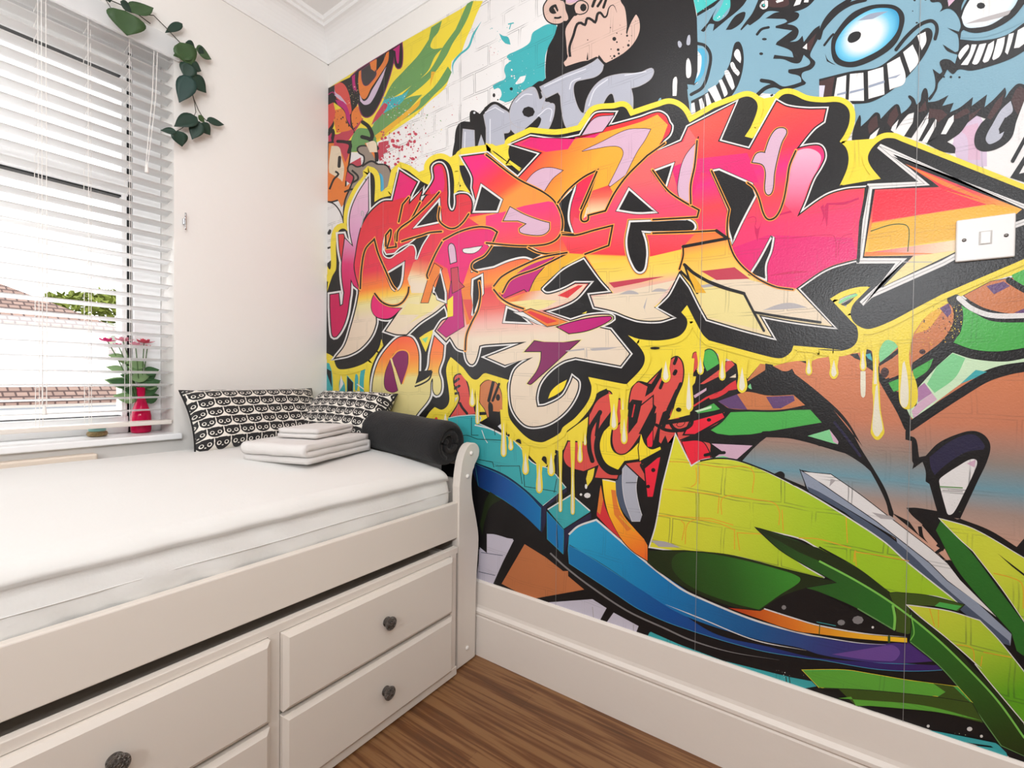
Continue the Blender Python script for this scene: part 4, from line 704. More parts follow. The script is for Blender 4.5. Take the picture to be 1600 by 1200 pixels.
MASS = ('B 310,1165! 275,980 290,830 320,700 370,600 430,530 500,480 575,475! 630,240! 760,325! 705,440 700,500! 800,392! 790,480 840,430 870,425! 825,420! 880,340 900,290 893,210 920,185 960,190 990,260 1000,400 1000,500 1020,550 1050,552 1070,500 1070,430! 1100,420 1160,430 1190,490 1180,575! 1390,560! 1420,470! 1280,350! 1235,510! 1200,370! 1200,280 1120,130! 1310,105! 1400,180 1550,300! '
        'E 250,300! 440,95! 215,30! D 350,1075! 560,1100 740,1070! 830,930 870,895 1000,890! 940,1000! 1200,930 1340,885 1400,910 1430,970 1445,990 1430,1050 1380,1100 1310,1200! G 230,1110! 280,1000! 640,815! 510,1110! 760,1175! 970,800! 1050,840 1200,860 1350,860! 1330,950! 1250,1010 1120,1170! H 1230,45 1310,50 1340,120 1310,200 1250,300 1180,480 1125,600! 1350,440 1500,390 K 355,375! 300,925! 200,950 100,980 0,1030 '
        'H 1120,1155! I 1400,350! 1100,310 830,260! 930,430! 700,370 430,290! 380,200 300,40! H 210,1020! 130,1180 I 100,120 5,208! 140,280! F 1350,305 1200,300 1100,270 1000,230 850,195! 820,110! 1000,90! E 900,1080 770,900! 600,990 490,1090 430,1150 F 430,70 470,100 540,90 620,60 700,18! 800,18! 700,130 580,190 440,230! 660,310! 800,270 960,262 992,290 860,355! 970,380! 1120,565! 1050,655! 700,590! 600,620 500,690 420,790 390,900 400,980! 470,970 600,900 660,800 680,750! 720,790 700,890 620,1010 500,1100 380,1130 300,1110 220,1010 195,900 200,780 240,680 370,590! 150,650! 10,590! 320,470! 0,490 '
        'C 1250,500! 1225,600 1195,645 1160,620 1140,540! 1080,520 1040,460 1020,430! 990,465! 910,385! 960,310 1010,280 985,170! 900,240 780,320 680,412! 600,410 520,385! 640,210! 560,285 500,290 440,270! 440,330 400,430 320,520 230,570 130,592! 200,500 250,350 290,200 310,95!')
P1 = 'B 382,292! 382,545! 330,650 300,760 280,880 268,1000 310,1165! 270,1130! 245,1080! 240,1200 C 235,130 215,260 180,360 130,430 105,425 92,340! 85,200! 85,105! 150,95! 160,195! 185,180! 200,40! B 195,1190 175,1000 200,765! 265,830! 240,700 245,560 300,420'
P0 = 'B 150,735! 188,732! 200,770! 178,960! 158,850'
OQ = 'C 680,430 730,450 770,540 775,650 770,770! 850,690 870,560 900,430! 970,500! 960,600 930,700 950,780 945,860 915,885 890,850 880,760 860,900 780,1010 690,1110 560,1150! 440,1060 415,900 425,750 470,610 550,500 620,440'
ARW = 'K 465,45! 1700,560! 1700,600! 1480,680! 960,960! 400,1210! L 330,175! K 640,940! 315,940! 395,360! 820,340!'
for s_ in (P0, P1, MASS, OQ, ARW): F('-', s_, 'white 8.5')
F('-', P0, 'ink 2.5'); F('red', P0)
F('-', MASS, 'ink 4')
F('g_mid', MASS)
F('g_left', 'B 310,1165! 275,980 290,830 320,700 370,600 430,530 500,480 575,475! 630,240! 760,325! 705,440 700,500! 800,392! 790,480 840,430 870,425! 825,420! 880,340 900,290 893,210 920,185 960,190 990,260 1000,400 1000,500 1020,550 1050,552 1070,500 1070,430! 1100,420 1160,430 1190,490 1180,575! 1140,650! 1100,700! 965,775! 940,840! 850,1100! C 800,165! 880,60! 960,150! 985,170! 900,240 780,320 680,412! 600,410 520,385! 640,210! 560,285 500,290 440,270! 440,330 400,430 320,520 230,570 130,592! 200,500 250,350 290,200 310,95!')
F('g_pink', P1, 'ink 3'); S('shade 1.5', 'B 330,590 335,550 345,590 325,680')
F('pink', 'B 575,470! 630,245! 755,328! 700,440! 640,450!'); F('pink', 'B 860,380! 900,300 900,215 930,195 960,220 980,330! 970,400! 870,420!')
F('g_top', 'B 1120,132! 1310,108! 1400,183 1550,300! E 330,350 450,410 530,490 590,590 600,690 550,770 450,815 250,820! 50,805! 80,740! 60,690! 0,690! B 1240,655! 1160,600! 1390,562! 1420,470! 1280,350! 1235,510! 1200,370! 1200,280')
F('g_dlow', 'E 0,590! 130,560! 300,510! 490,475! 560,500 598,640 555,765 450,814 250,820 50,804! 90,705! 60,690 0,685!')
F('g_e1', 'E 250,300! 450,95! 220,30! D 350,1078! 560,1104 800,1070! 1200,960 1340,900! 1420,980! 1380,1090! 1320,1190! E 1100,270! 1000,420! 940,550! 800,580! 790,630! 750,640! 745,560! 860,240! 720,330! 560,480! 450,410!')
F('pink', 'E 270,30! D 350,1080! 700,1090! 900,1040! E 850,-20! 700,-20! 640,70! 470,90!'); F('cream', 'E 790,520! 930,545! 800,590! 790,635! 755,635!'); F('g_soft', 'E 810,400! 960,350! 990,400! 935,545! 790,580!')
paper('g_d', [(0, '#ff6a6a'), (.3, '#ff4f72'), (.6, '#ff5262'), (.85, '#f0404a'), (.87, '#ffc045'), (1, '#ffdc70')], (1010, 280), (985, 420), joint=.4)
F('g_d', 'G 20,1190! 240,1110! 280,1000! 640,818! 560,1000! 510,1110! H 420,0! 330,430! 330,520! 365,560! 350,600! 590,720! 590,770! 500,700! 340,720! 240,830! 210,1020! 130,1180! I 30,200! F 850,195! 830,120! 1000,90! E 990,1190! 780,900! 600,990! 490,1090! 430,1150! F 430,70! 300,20! E 350,1100! 400,1000! 650,880! 590,760! 660,725! 690,600! 750,620! 800,580! 940,550! 1000,420! 1100,270! 1250,110!')
paper('g_d2', [(0, '#ffcf50'), (.35, '#ffd868'), (.5, '#f2b8a0'), (.75, '#ecd0c4'), (1, '#f2dcb4')], (1000, 400), (1000, 490), joint=.5)
F('g_d2', 'E 820,960! 1090,930! 1150,1010 1200,1040 1250,980 1270,910! 1530,850! 1510,1000! H 210,1020! 130,1180 I 100,120 5,208! 140,280! F 1350,305 1200,300 1100,270 1000,230 850,195! 820,110! 1000,90! E 900,1080')
F('softred', 'E 960,1110! 1180,1080! 1400,1060! 1200,1110! 1000,1150!'); F('cream', 'F 850,185! 835,120! 1000,95! 1480,-10! 1300,195! 1440,280! 1350,300 1200,295 1100,265 1000,225'); F('shade', 'F 1040,100! 1120,70 1180,85 1195,100!'); F('shade', 'F 1290,80! 1340,55 1420,65! 1400,80!'); F('shade', 'F 1260,120! 1240,220! 1255,260! 1230,200!')
F('g_cr', 'H 240,835! 585,770! 600,850 680,970 800,1070 1000,1150 1120,1158! I 1400,350! 1100,310 830,260! 930,430! 700,370 430,290! 380,200 300,40! H 210,1020! 240,930')
F('cream', 'I 440,0! 710,95! 790,240! 1310,320! 1400,345! 1110,60! 800,0! 600,-60!'); F('softred', 'H 380,1020! 640,990! 760,1080! 500,1090!'); F('shade', 'I 860,225! 1000,175 1100,170 1210,205! 1000,220!'); F('shade', 'I 440,225! 600,215! 700,205! 600,235! 430,240!'); F('creamyellow', 'I 350,50! 470,40! 710,110! 870,385! 440,280! 400,200!'); F('shade', 'I 350,35! 440,20! 500,35! 400,50!')
F('g_k', 'G 280,1000! 640,818! 510,1110! 760,1175! 970,803! 1050,845 1200,865 1350,862! 1330,950! 1250,1010 1120,1170! H 1230,47 1310,52 1338,120 1310,200 1250,300 1180,480 1127,600! 1350,445 1500,394 K 350,380! 298,920! 200,945 100,975 0,1027 H 1120,1155! 1000,1150 800,1070 680,970 600,850 585,770! 500,700! 350,715! 330,640! 365,560! 300,500! 200,430! 220,200! 350,0!')
F('pink', 'H 150,210! 300,150! 740,100! 830,330! 600,310! 380,250! 300,480! 210,430!'); F('pink', 'H 620,840! 900,740! 1560,760! K 298,920! 200,945 100,975 0,1027 H 1120,1150! 950,1130 800,1060 680,960')
F('pinkshade', 'K 60,490! 200,480 310,445! 310,462! 200,500 75,505! 66,640 58,680! 45,600! 40,520!'); F('pinkshade', 'H 1310,520! 1330,600 1300,690! 1345,600! 1335,500!'); F('pinkshade', 'H 1000,570! 1140,530! 1130,552! 980,590!'); F('pinkshade', 'H 795,650! 820,690 855,620! 835,700 820,790! 800,720!'); S('pinkshade 1.3', 'H 830,770! 1100,760 1400,740 1430,790 1430,920'); S('pinkshade 1.3', 'H 1450,900! 1460,780 1500,740 1560,730'); F('pinkshade', 'H 880,1060! 1100,1020 1240,1025! 1100,1040!'); S('pinkshade 1.2', 'H 740,610 800,600 805,660')
paper('rosepink', [(0, '#f0b4cc'), (.5, '#f090b0'), (1, '#ff4a70')], (1260, 240), (1240, 330), joint=.3); F('rosepink', 'H 1110,100 1190,65 1270,80 1315,130 1290,220 1230,330 1180,470 1125,600! 1030,500! 1045,400! 1080,180!')
# second pass patches in the middle letters
F('pink', 'B 970,780! 1100,720! 1340,690! 1390,715! 1340,810! 1290,880! 1180,950! 1110,1160! 1040,1180! 1000,1000! 900,940!')
F('magenta', 'C 1030,0! 1130,40! 1110,80! 1130,350! 990,435! 925,380! 1010,280! 1050,270! 1010,150! 1020,60!', 'ink 2'); F('orange', 'C 1110,30! 1200,0! 1190,320! 1150,340! 1110,80!'); F('red2', 'C 1120,140! 1190,140! 1195,300! 1170,300!'); F('halo', 'C 1000,150! 1045,110! 1045,270! 1000,280!')
F('creamyellow', 'C 780,180! 790,110! 860,80! 900,80! 950,160! 880,230! 700,330! 600,380! 540,380! 690,170!'); F('cream', 'C 540,380! 620,260! 780,260! 700,330! 600,395!')
F('g_z', 'B 735,950! 850,880! 900,860! 850,1060! 830,1190! 720,1190! 690,1080!'); F('orange', 'B 850,1080! 900,960! 960,1000! 900,1100! C 850,165! 795,165!', 'ink 2')
F('pink', 'C 430,100! 410,150 410,220 440,270 500,290 560,280 640,210! 560,205 480,170 450,120', 'ink 2')
F('rose', 'E 140,625! 190,520! 300,580 420,625 495,645! 490,700 440,735 350,735 270,715 265,690! 320,650! 250,625!', 'orangeline 5 ink 2.5')
F('rose', 'E 310,330! 370,260 440,220 520,215 600,235! 520,300 450,405!', 'ink 2'); F('rose', 'E 750,85! 900,15 D 1100,1020 1240,1010 1285,1015! 1240,1100 1180,1190 E 1090,270! 970,360! 960,350! 1040,190 1075,100 1050,55 980,45 850,65', 'ink 1.8')
F('rose', 'D 750,1060! 850,930 1000,905! 940,990! 910,1030!', 'ink 2.5')
F('rose', 'H 290,500! 205,430 215,250 260,120 350,10! G 360,1070! 345,1130! H 320,200 300,350', 'ink 2'); F('rose', 'G 880,1190! 920,1080 970,1015 1030,1010 1045,1040 1010,1110 985,1190 H 950,250 935,390 905,425 880,390 885,250 860,190 780,170! 810,110 850,95 880,100', 'orangeline 5 ink 3')
F('magenta', 'E 130,1190! 200,1080 330,980 540,900! 460,980 380,1080 330,1190! F 300,60! 130,135!', 'ink 2.5')
F('gold', 'E 60,1140! 130,1060 300,970 480,895 640,880! 540,905 330,980 200,1080 130,1190! F 60,80! 50,40!'); F('gold', 'E 340,1180! 400,1060 500,960 640,880! 760,890! 600,990 490,1090 430,1150! F 430,70! 340,80! 310,60!')
paper('g_s', [(0, '#ffb23c'), (.5, '#f08048'), (1, '#f2d2b8')], (800, 450), (820, 485), joint=.3); F('g_s', 'F 60,60! 120,150! 160,140! 330,80! 430,70! 470,100 540,90 620,60 700,22! 790,22! 700,130 580,185 440,222 350,222 200,200 100,140'); F('creamyellow', 'F 110,150! 200,160! 400,140! 560,150! 440,215 350,222 200,200')
F('orange', 'F 280,240! 350,215! 650,320! 600,330! 480,350! 440,330!', 'ink 2.5'); F('red', 'F 320,240! 350,230! 560,310! 480,330!'); F('red', 'F 560,110! 720,30! 760,30! 640,130!')
F('magenta', 'F 560,355! 650,325 800,290 970,275 980,290 900,340 780,385 650,405!', 'creamyellow 5 ink 3')
F('plum', 'F 310,545! 380,465! 480,480 600,480 730,462! 620,560 500,670 420,740 350,800 330,795! 400,700 430,620 435,545!', 'creamyellow 5 ink 2.5')
F('plum', 'F 320,540! 380,470! 700,475! 600,560 480,670 345,790! 420,660 440,540!')
F('shade', 'F 620,540! 700,530! 770,520! 770,535! 640,548!'); F('shade', 'F 810,525! 900,515 1030,515! 940,535! 830,540!'); S('shade 1', 'F 785,520! 785,590!')
# dark openings with a white rim
def H(s, w='8.5'): F('ink', s, 'orangeline 12 ink %s white %s' % (9.5, 7))
def H2(s): F('ink', s, 'ink 8 white 6')
H2('B 1215,550! 1270,360! 1415,465! 1385,548!'); H2('B 760,670! 930,480! 940,630!'); H2('B 535,1040! 650,970! 640,1080 620,1140 590,1160 560,1110')
F('ink', 'B 520,730! 500,850 520,895! 600,880 730,790! 790,740! 850,740! 800,820 755,930! 760,860 730,810 640,840 560,910 520,905 500,870 510,800', 'ink 5 white 4')
H2('B 900,1190! 945,1030! 980,1190! C 980,150! 930,130! 900,70!'); H2('B 1205,1090! 1265,1060! 1270,1190! C 1250,120! 1200,270! 1200,100!')
F('white', 'B 1120,860 1180,840 1270,825! 1240,860 1190,880', 'ink 2'); F('rose', 'B 1010,830 1030,805 1055,830 1070,945! 1025,960!', 'ink 2.5')
F('softred', 'B 1030,1000! 1080,990! 1090,1100! 1130,1140! 1080,1170! 1040,1190!', 'ink 2')
H2('E 45,825! 320,830! 440,890! 370,925! 300,905 180,930 60,980! B 1200,1010! 1200,970 1290,910 1350,830!')
H2('E 570,490! 690,370! 650,500 640,620 670,720! 610,715! 610,620'); H2('E 1120,390! 1310,555! 1180,560 1040,540!')
F('ink', 'E 1130,640! 1560,625! H 270,620! 320,650 330,680 310,705! 0,710! E 1215,705! 1245,800 1250,920 1210,1025 1140,950 1105,800', 'orangeline 11 ink 8 white 6')
F('ink', 'H 0,635! 270,625 320,650 325,690 305,700! 0,705!'); F('ink', 'E 1140,655! 1560,640! 1600,700! 1205,705! 1240,800 1240,920 1205,1010 1150,940 1120,800')
H2('H 15,245! 150,195! 100,360!'); H2('H 470,245! 520,235! 770,345! 800,430! 690,640 625,780! 600,680 600,540!'); H2('H 775,1040! 850,920 940,750! 920,860 880,970 880,1080!')
H2('F 170,210! 240,240! 330,320! 150,310!') ; F('white', 'F 215,240! 290,240! 470,350! 400,330!', 'ink 2'); F('ink', 'F 270,270! 300,275! 440,335!')
S('ink 4', 'H 210,1010! 250,1050! 300,1100! 350,1190!'); F('gold', 'H 250,970! 300,1090! 320,1130! 340,1190! 420,1190! 300,1020!'); S('ink 5', 'H 250,970! 330,1040 500,1130 715,1195'); S('ink 3', 'H 250,970! 290,1090!')
S('ink 4', 'I 440,0! 600,60 715,95! 790,240! 870,385!'); S('ink 4', 'I 790,240! 1000,275 1310,320!')
# thin ink lines between the letters
OB = 'orangeline 5 ink 2.6'
for s_ in ('B 620,640! 650,500! 700,440!', 'B 520,830! 520,740! 560,700 530,840! 600,830! 600,720 700,640 790,480!', 'B 605,790 620,700 720,620 870,480 940,400!', 'B 640,790 700,770 800,740 860,720 960,710',
           'B 965,780! 900,900 840,1050 850,1080!', 'B 940,520 935,620 1000,680 1060,685 1120,640 1170,570', 'B 965,778! 1100,710 1240,675 1340,685 1390,715! 1350,810!', 'B 1350,820 1290,900 1200,950 1190,1000 1240,1030',
           'B 320,1160 330,1000 360,850 430,770! 460,880 520,1020 570,1130 600,1165', 'C 430,90 490,160 570,190 640,170 690,100 700,40', 'E 0,110! 250,300 450,405 540,480 595,600 595,700 550,775 450,815 250,822 0,800', 'E 330,835 400,870 480,885 580,875!',
           'E 560,490 640,390 760,290 875,230! 800,450 750,560 745,620 770,635 800,620 800,585! 935,550! 1000,420 1100,280 1260,120! D 1400,1120!', 'E 870,240! 740,540!', 'E 690,735! 590,720!', 'E 600,735 700,740 850,700 990,665! 960,820! 770,890!', 'E 640,880! 400,1000 200,1080 130,1190',
           'C 1360,60 1420,130 1500,180 1600,215', 'E 60,1140 130,1060 300,970 450,910 640,875', 'H 0,230! 120,390 230,470 365,545! 350,600! 0,620!', 'H 350,0! 330,200 300,350 300,500', 'H 0,725! 300,715 500,705! 585,765! 240,830! 240,900 210,1010', 'H 460,235! 600,540! 585,640 590,760 650,920 780,1050 950,1140 1100,1165', 'H 1120,80 1070,200 1050,330 1020,480 970,590 910,620 870,580 830,450 790,370 740,330!', 'C 1250,0 1260,100 1240,220 1190,320 1150,420 1140,540'):
    S(OB, s_)
S('ink 2.6', 'E 595,735! 690,735!'); S('ink 5', 'H 500,705! 585,765! 240,830!')
# round O with two plum windows
F('-', OQ, 'ink 3'); F('g_o', OQ); F('plum', 'C 555,610! 515,720 515,830 570,865 612,850! 590,760', 'ink 1.5'); F('plum', 'C 570,590 620,545 680,550 692,620 680,700 640,800! 600,680', 'ink 1.5')
S('creamyellow 3', 'C 560,600! 590,700 630,810!'); S('orangeline 2', 'C 560,600 620,540 690,550 700,640 650,800')
F('ink', 'C 880,690! 860,740 750,800! 780,700!'); S('ink 2.5', 'C 880,700! 860,760 800,800 745,820!')
# arrow tip
F('-', ARW, 'ink 0.5'); F('ink', 'K 570,125! 1700,580! 1700,590! 1480,640! 1060,870! 490,1150! 700,915! 345,910! 425,380! 890,350!')
F('g_end', 'K 670,185! 1580,540! 1480,620! 1060,860! 500,1140! 735,900! 350,905! 435,385! 970,365!'); F('redd', 'K 410,640! 440,400! 960,385! 900,330! 1100,400! 1350,495! 760,585!'); F('orange', 'K 670,185! 1360,490! 1440,530! 1330,510! 960,385! 880,320!'); F('redd', 'K 700,205! 900,320! 960,350! 1080,400! 1300,480! 960,385! 870,310!')
paper('g_w', [(0, '#e8444c'), (.5, '#f0a898'), (1, '#f6dcb8')], (1355, 395), (1480, 395), joint=.3); F('g_w', 'K 380,875! 1060,780! 1060,860! 740,900!'); F('orange', 'K 360,870! 1000,885! 740,890! 350,905!'); F('creamyellow', 'K 740,905! 1060,860! 1060,872! 500,1140!'); F('gold', 'K 410,650! 760,590! 1350,500! 1560,545! 1060,640! 1060,770! 380,865!')
S('olive 1.6', 'K 400,710! 560,660 670,660 700,700 690,870'); S('shade 1.4', 'K 650,950! 880,950!')
S('ink 5', 'K 303,945! 324,640! 376,365!')

# --- yellow runs of paint with pale cores
def drip(t, x, y0, y1, w, c='halo', hl=True):
    k = w/2
    F(c, '%s %f,%f! %f,%f %f,%f %f,%f %f,%f %f,%f! ' % (t, x-k*1.3, y0, x-k*.8, (y0+y1)/2, x-k, y1-k, x, y1, x+k, y1-k, x+k*.8, (y0+y1)/2)+'%f,%f!' % (x+k*1.3, y0))
    if hl: F('creamcore', '%s %f,%f! %f,%f %f,%f %f,%f!' % (t, x, y0+(y1-y0)*.25, x-k*.6, y1-k*1.3, x, y1-k*.5, x+k*.6, y1-k*1.3))
paper('creamcore', '#f3ecd4', joint=0)
for a in (('F', 1405, 560, 790, 70), ('I', 375, 540, 730, 50), ('I', 285, 600, 1020, 66), ('I', 545, 560, 775, 50), ('I', 700, 600, 870, 76), ('I', 1220, 560, 735, 50), ('I', 1415, 560, 762, 70),
          ('F', 1000, 880, 1160, 60), ('F', 1070, 800, 1200, 40), ('M', 1380, 0, 270, 50), ('M', 440, 0, 370, 44), ('M', 495, 190, 320, 40), ('M', 610, 280, 510, 50), ('M', 715, 340, 655, 50), ('M', 810, 270, 520, 56), ('M', 882, 250, 800, 26), ('M', 978, 230, 820, 30), ('M', 1035, 180, 415, 40), ('M', 1075, 150, 280, 24),
          ('C', 1195, 780, 980, 46), ('C', 1235, 800, 1115, 30), ('C', 985, 1000, 1110, 40), ('L', 342, 480, 700, 50), ('L', 440, 460, 900, 50)):
    drip(*a)
F('creamcore', 'L 322,700! 362,700! 360,880 343,908 325,880'); F('halo', 'L 415,800! 470,800! 480,1000 508,1160 O 505,190 455,237 405,190 L 405,1140 420,1000'); F('creamcore', 'L 440,820! 455,800! 470,1000 495,1150 O 480,180 450,210 420,170 L 415,1120')
F('halo', 'L 615,470! 710,440! 705,640 760,800 765,930 720,990 660,990 625,930 620,700'); F('creamcore', 'L 650,640! 665,620! 690,750 695,940 665,985 632,940')
D('ink', 'F 1320,520,40,.25 1505,1000,22,.8 M 478,200,9,1.3'); F('ink', 'M 530,245! 545,230 570,235 575,270!'); F('ink', 'M 735,390! 745,365 770,370 775,430!'); F('ink', 'M 835,360! 865,330! 865,470! 840,500!')
for y_ in (1.6185, 1.185, .751, .3175, -.116):
    a = Vector((WX, y_, _zt(y_))) ; o = len(MU_V); MU_V += [(WX-.0006-.000010*(max(b[4] for b in MU_BB)+3), y_-.00045, .263), (WX-.0006-.000010*(max(b[4] for b in MU_BB)+3), y_+.00045, .263), (WX-.0006-.000010*(max(b[4] for b in MU_BB)+3), y_+.00045, _zt(y_)-.004), (WX-.0006-.000010*(max(b[4] for b in MU_BB)+3), y_-.00045, _zt(y_)-.004)]
    MU_F.append([o, o+1, o+2, o+3]); MU_FM.append(MU_IDX['seam'])

me = bpy.data.meshes.new('graffiti_wallpaper'); me.from_pydata(MU_V, [], MU_F)
for m_ in MU_MATS: me.materials.append(m_)
me.polygons.foreach_set('material_index', MU_FM); me.update()
def _face_room(me):
    bm = bmesh.new(); bm.from_mesh(me)
    bmesh.ops.reverse_faces(bm, faces=[f for f in bm.faces if f.normal.x > 0]); bm.to_mesh(me); bm.free()
_face_room(me)
# trim anything printed past the top edge of the sheet
bm = bmesh.new(); bm.from_mesh(me)
n_ = Vector((0, -_s, 1)).normalized()
bmesh.ops.bisect_plane(bm, geom=bm.verts[:]+bm.edges[:]+bm.faces[:], plane_co=(WX, WY, _zt(WY)), plane_no=n_, clear_outer=True)
bmesh.ops.bisect_plane(bm, geom=bm.verts[:]+bm.edges[:]+bm.faces[:], plane_co=(WX, 0, .262), plane_no=(0, 0, -1), clear_outer=True)
bmesh.ops.bisect_plane(bm, geom=bm.verts[:]+bm.edges[:]+bm.faces[:], plane_co=(WX, WY-.0005, 0), plane_no=(0, 1, 0), clear_outer=True)
bmesh.ops.bisect_plane(bm, geom=bm.verts[:]+bm.edges[:]+bm.faces[:], plane_co=(WX, YEND, 0), plane_no=(0, -1, 0), clear_outer=True)
bm.to_mesh(me); bm.free()
mural = bpy.data.objects.new('graffiti_wallpaper', me); COL.objects.link(mural)
tag(mural, 'colourful graffiti wallpaper with black-edged red and pink lettering covering the right wall', 'wallpaper')
print('mural faces', len(me.polygons), 'levels', max(b[4] for b in MU_BB), flush=True)

# ------------------------------------------------------------------ captain's bed
m_bed = mat('white_bed_lacquer', '#e2d9cf', .38, bump=.02, bscale=30)
m_sheet = mat('white_cotton_sheet', '#e0deda', .85, sheen=.2, bump=.06, bscale=140)
m_matt = mat('mattress_border', '#e8e2da', .9)
m_dark = mat('dark_recess', '#1d1a18', .8)
m_knob = mat('antique_nickel', '#96908a', .28, metal=1., bump=.8, bscale=300, var=.75, vscale=170)
m_cap = mat('white_plastic_cap', '#f1ece6', .35)
bed = thing('captains_bed', 'white wooden captain\'s bed with drawers and curved end posts under the window', 'bed', (.22, 1.5, 0))
def P(name, bm, m, parent, smooth=False, label=None):
    "part in world coordinates under its thing"
    o = link(name, bm, m, parent, smooth)
    o.matrix_parent_inverse = Matrix.Identity(4)
    off = Vector((0, 0, 0)); q = parent
    while q is not None: off += q.location; q = q.parent
    o.location = -off
    if label: o['label'] = label
    return o
XR, XLB = 1.19, -.78
profile = [(1.192, .004), (1.192, .63), (1.1965, .653), (1.2005, .679), (1.209, .717), (1.2235, .748), (1.241, .766), (1.262, .773), (1.284, .767), (1.2975, .751), (1.2985, .732), (1.284, .709), (1.267, .687),
           (1.2575, .654), (1.2565, .621), (1.2625, .575), (1.282, .506), (1.296, .446), (1.2975, .403), (1.293, .34), (1.2885, .288), (1.286, .225), (1.286, .004)]
def smooth_profile(p):
    out = []
    n = len(p)
    for i in range(n):
        a = p[i]; b = p[(i+1) % n]
        if i in (0, 1, n-2, n-1): out.append(a); continue
        p0 = p[i-1]; p3 = p[(i+2) % n]
        for k in range(3):
            t = k/3; out.append(tuple(.5*((2*a[c])+(-p0[c]+b[c])*t+(2*p0[c]-5*a[c]+4*b[c]-p3[c])*t*t+(-p0[c]+3*a[c]-3*b[c]+p3[c])*t**3) for c in (0, 1)))
    return out
PROF = smooth_profile(profile)
Q = [(u, v) for u, v in PROF if v > .004 or True]
PROF = [(min(u, 1.2975) if v < .3 else u, v) for u, v in PROF]
for y0 in (1.062, 1.94):
    for mir in (0, 1):
        pr = PROF if not mir else [(XLB-(u-XR), v) for u, v in PROF][::-1]
        bm = bmesh.new(); prism(bm, pr, 1, y0, y0+.032, .003)
        post = P('end_post', bm, m_bed, bed)
        if y0 < 1.5:
            for cx, cz in ((1.252, .738), (1.233, .660), (1.240, .057)):
                x = cx if not mir else XLB-(cx-XR)
                bm = bmesh.new(); lathe(bm, [(.0075, 0), (.0075, .003), (.006, .0055), (.002, .0068)], 16, (x, y0, cz), 'Y'); P('screw_cap', bm, m_cap, post, True)
for mir in (0, 1):
    X = lambda u: u if not mir else XLB-(u-XR)
    P('end_panel', B(((X(1.224), 1.094, .12), (X(1.244), 1.94, .645)), bevel=.002), m_bed, bed); P('end_rail', B(((X(1.271), 1.094, .685), (X(1.286), 1.94, .752)), bevel=.004), m_bed, bed)
P('side_rail', B(((XLB, 1.068, .455), (1.192, 1.09, .577)), bevel=.003), m_bed, bed)
P('side_rail', B(((XLB, 1.955, .453), (1.192, 1.975, .577)), bevel=.003), m_bed, bed)
P('slat_base', B(((XLB, 1.09, .50), (1.192, 1.955, .515))), m_bed, bed)
# drawer case
YC = 1.050
case = bmesh.new(); XA = -.66
def rail(x0, z0, x1, z1, y=YC): box(case, (x0, y, z0), (x1, y+.02, z1), .0015)
xr0, xd1, xd0 = 1.168, .575, .532
rail(XA, .4125, 1.176, .4335)
rail(1.140, .03, 1.168, .414); rail(.540, .03, .567, .414); rail(-.06, .03, -.033, .414); rail(XA, .03, XA+.03, .414)
box(case, (XA, YC-.003, .004), (1.172, YC+.02, .032), .002)
box(case, (XA, YC+.05, .38), (1.15, 1.94, .395)); box(case, (XA, YC+.02, .01), (XA+.018, 1.94, .41)); box(case, (1.15, YC+.02, .01), (1.168, 1.94, .41)); box(case, (XA, 1.92, .01), (1.168, 1.94, .41))
box(case, (XA, 1.06, .213), (1.168, 1.075, .226))
box(case, (XA+.02, 1.066, .03), (1.15, 1.072, .41))
P('drawer_case', case, m_bed, bed)
def drawer(x0, x1, z0, z1, kx, kz):
    bm = bmesh.new(); y0, y1, ys = YC+.001, 1.036, YC-.019
    # raised front: bevelled slab
    box(bm, (x0, ys+.008, z0), (x1, y0+.004, z1), .001)
    v = [bm.verts.new(p) for p in ((x0, ys+.008, z0), (x1, ys+.008, z0), (x1, ys+.008, z1), (x0, ys+.008, z1), (x0+.011, ys-.0005, z0+.011), (x1-.011, ys-.0005, z0+.011), (x1-.011, ys-.0005, z1-.011), (x0+.011, ys-.0005, z1-.011))]
    for f in ((0, 1, 5, 4), (1, 2, 6, 5), (2, 3, 7, 6), (3, 0, 4, 7), (4, 5, 6, 7)): bm.faces.new([v[i] for i in f])
    d = P('drawer', bm, m_bed, bed)
    bm = bmesh.new(); lathe(bm, [(.013, 0), (.0135, .002), (.009, .0035), (.007, .006), (.0075, .010), (.012, .013), (.0172, .0155), (.0185, .0185), (.0180, .021), (.014, .0235), (.0135, .0228), (.008, .0252), (.0015, .026)], 28, (kx, ys, kz), 'Y')
    k = P('knob', bm, m_knob, d, True, 'dark antique metal knob with embossed rosette')
    # rosette petals on the knob face
    bm2 = bmesh.new()
    for i in range(8):
        t = i*math.pi/4
        bmesh.ops.create_uvsphere(bm2, u_segments=8, v_segments=6, radius=.0034, matrix=Matrix.Translation((kx+.0092*math.cos(t), ys-.0238, kz+.0092*math.sin(t))) @ Matrix.Rotation(0, 4, 'Y'))
    P3_ = link('rosette', bm2, m_knob, k, True)
drawer(.568, 1.137, .2300, .4115, .860, .320)
drawer(.568, 1.137, .0345, .2190, .858, .126)
drawer(-.031, .539, .2255, .4115, .262, .328)
drawer(-.031, .539, .0345, .2145, .262, .126)
drawer(XA+.032, -.062, .2255, .4115, -.35, .328)
drawer(XA+.032, -.062, .0345, .2145, -.35, .126)
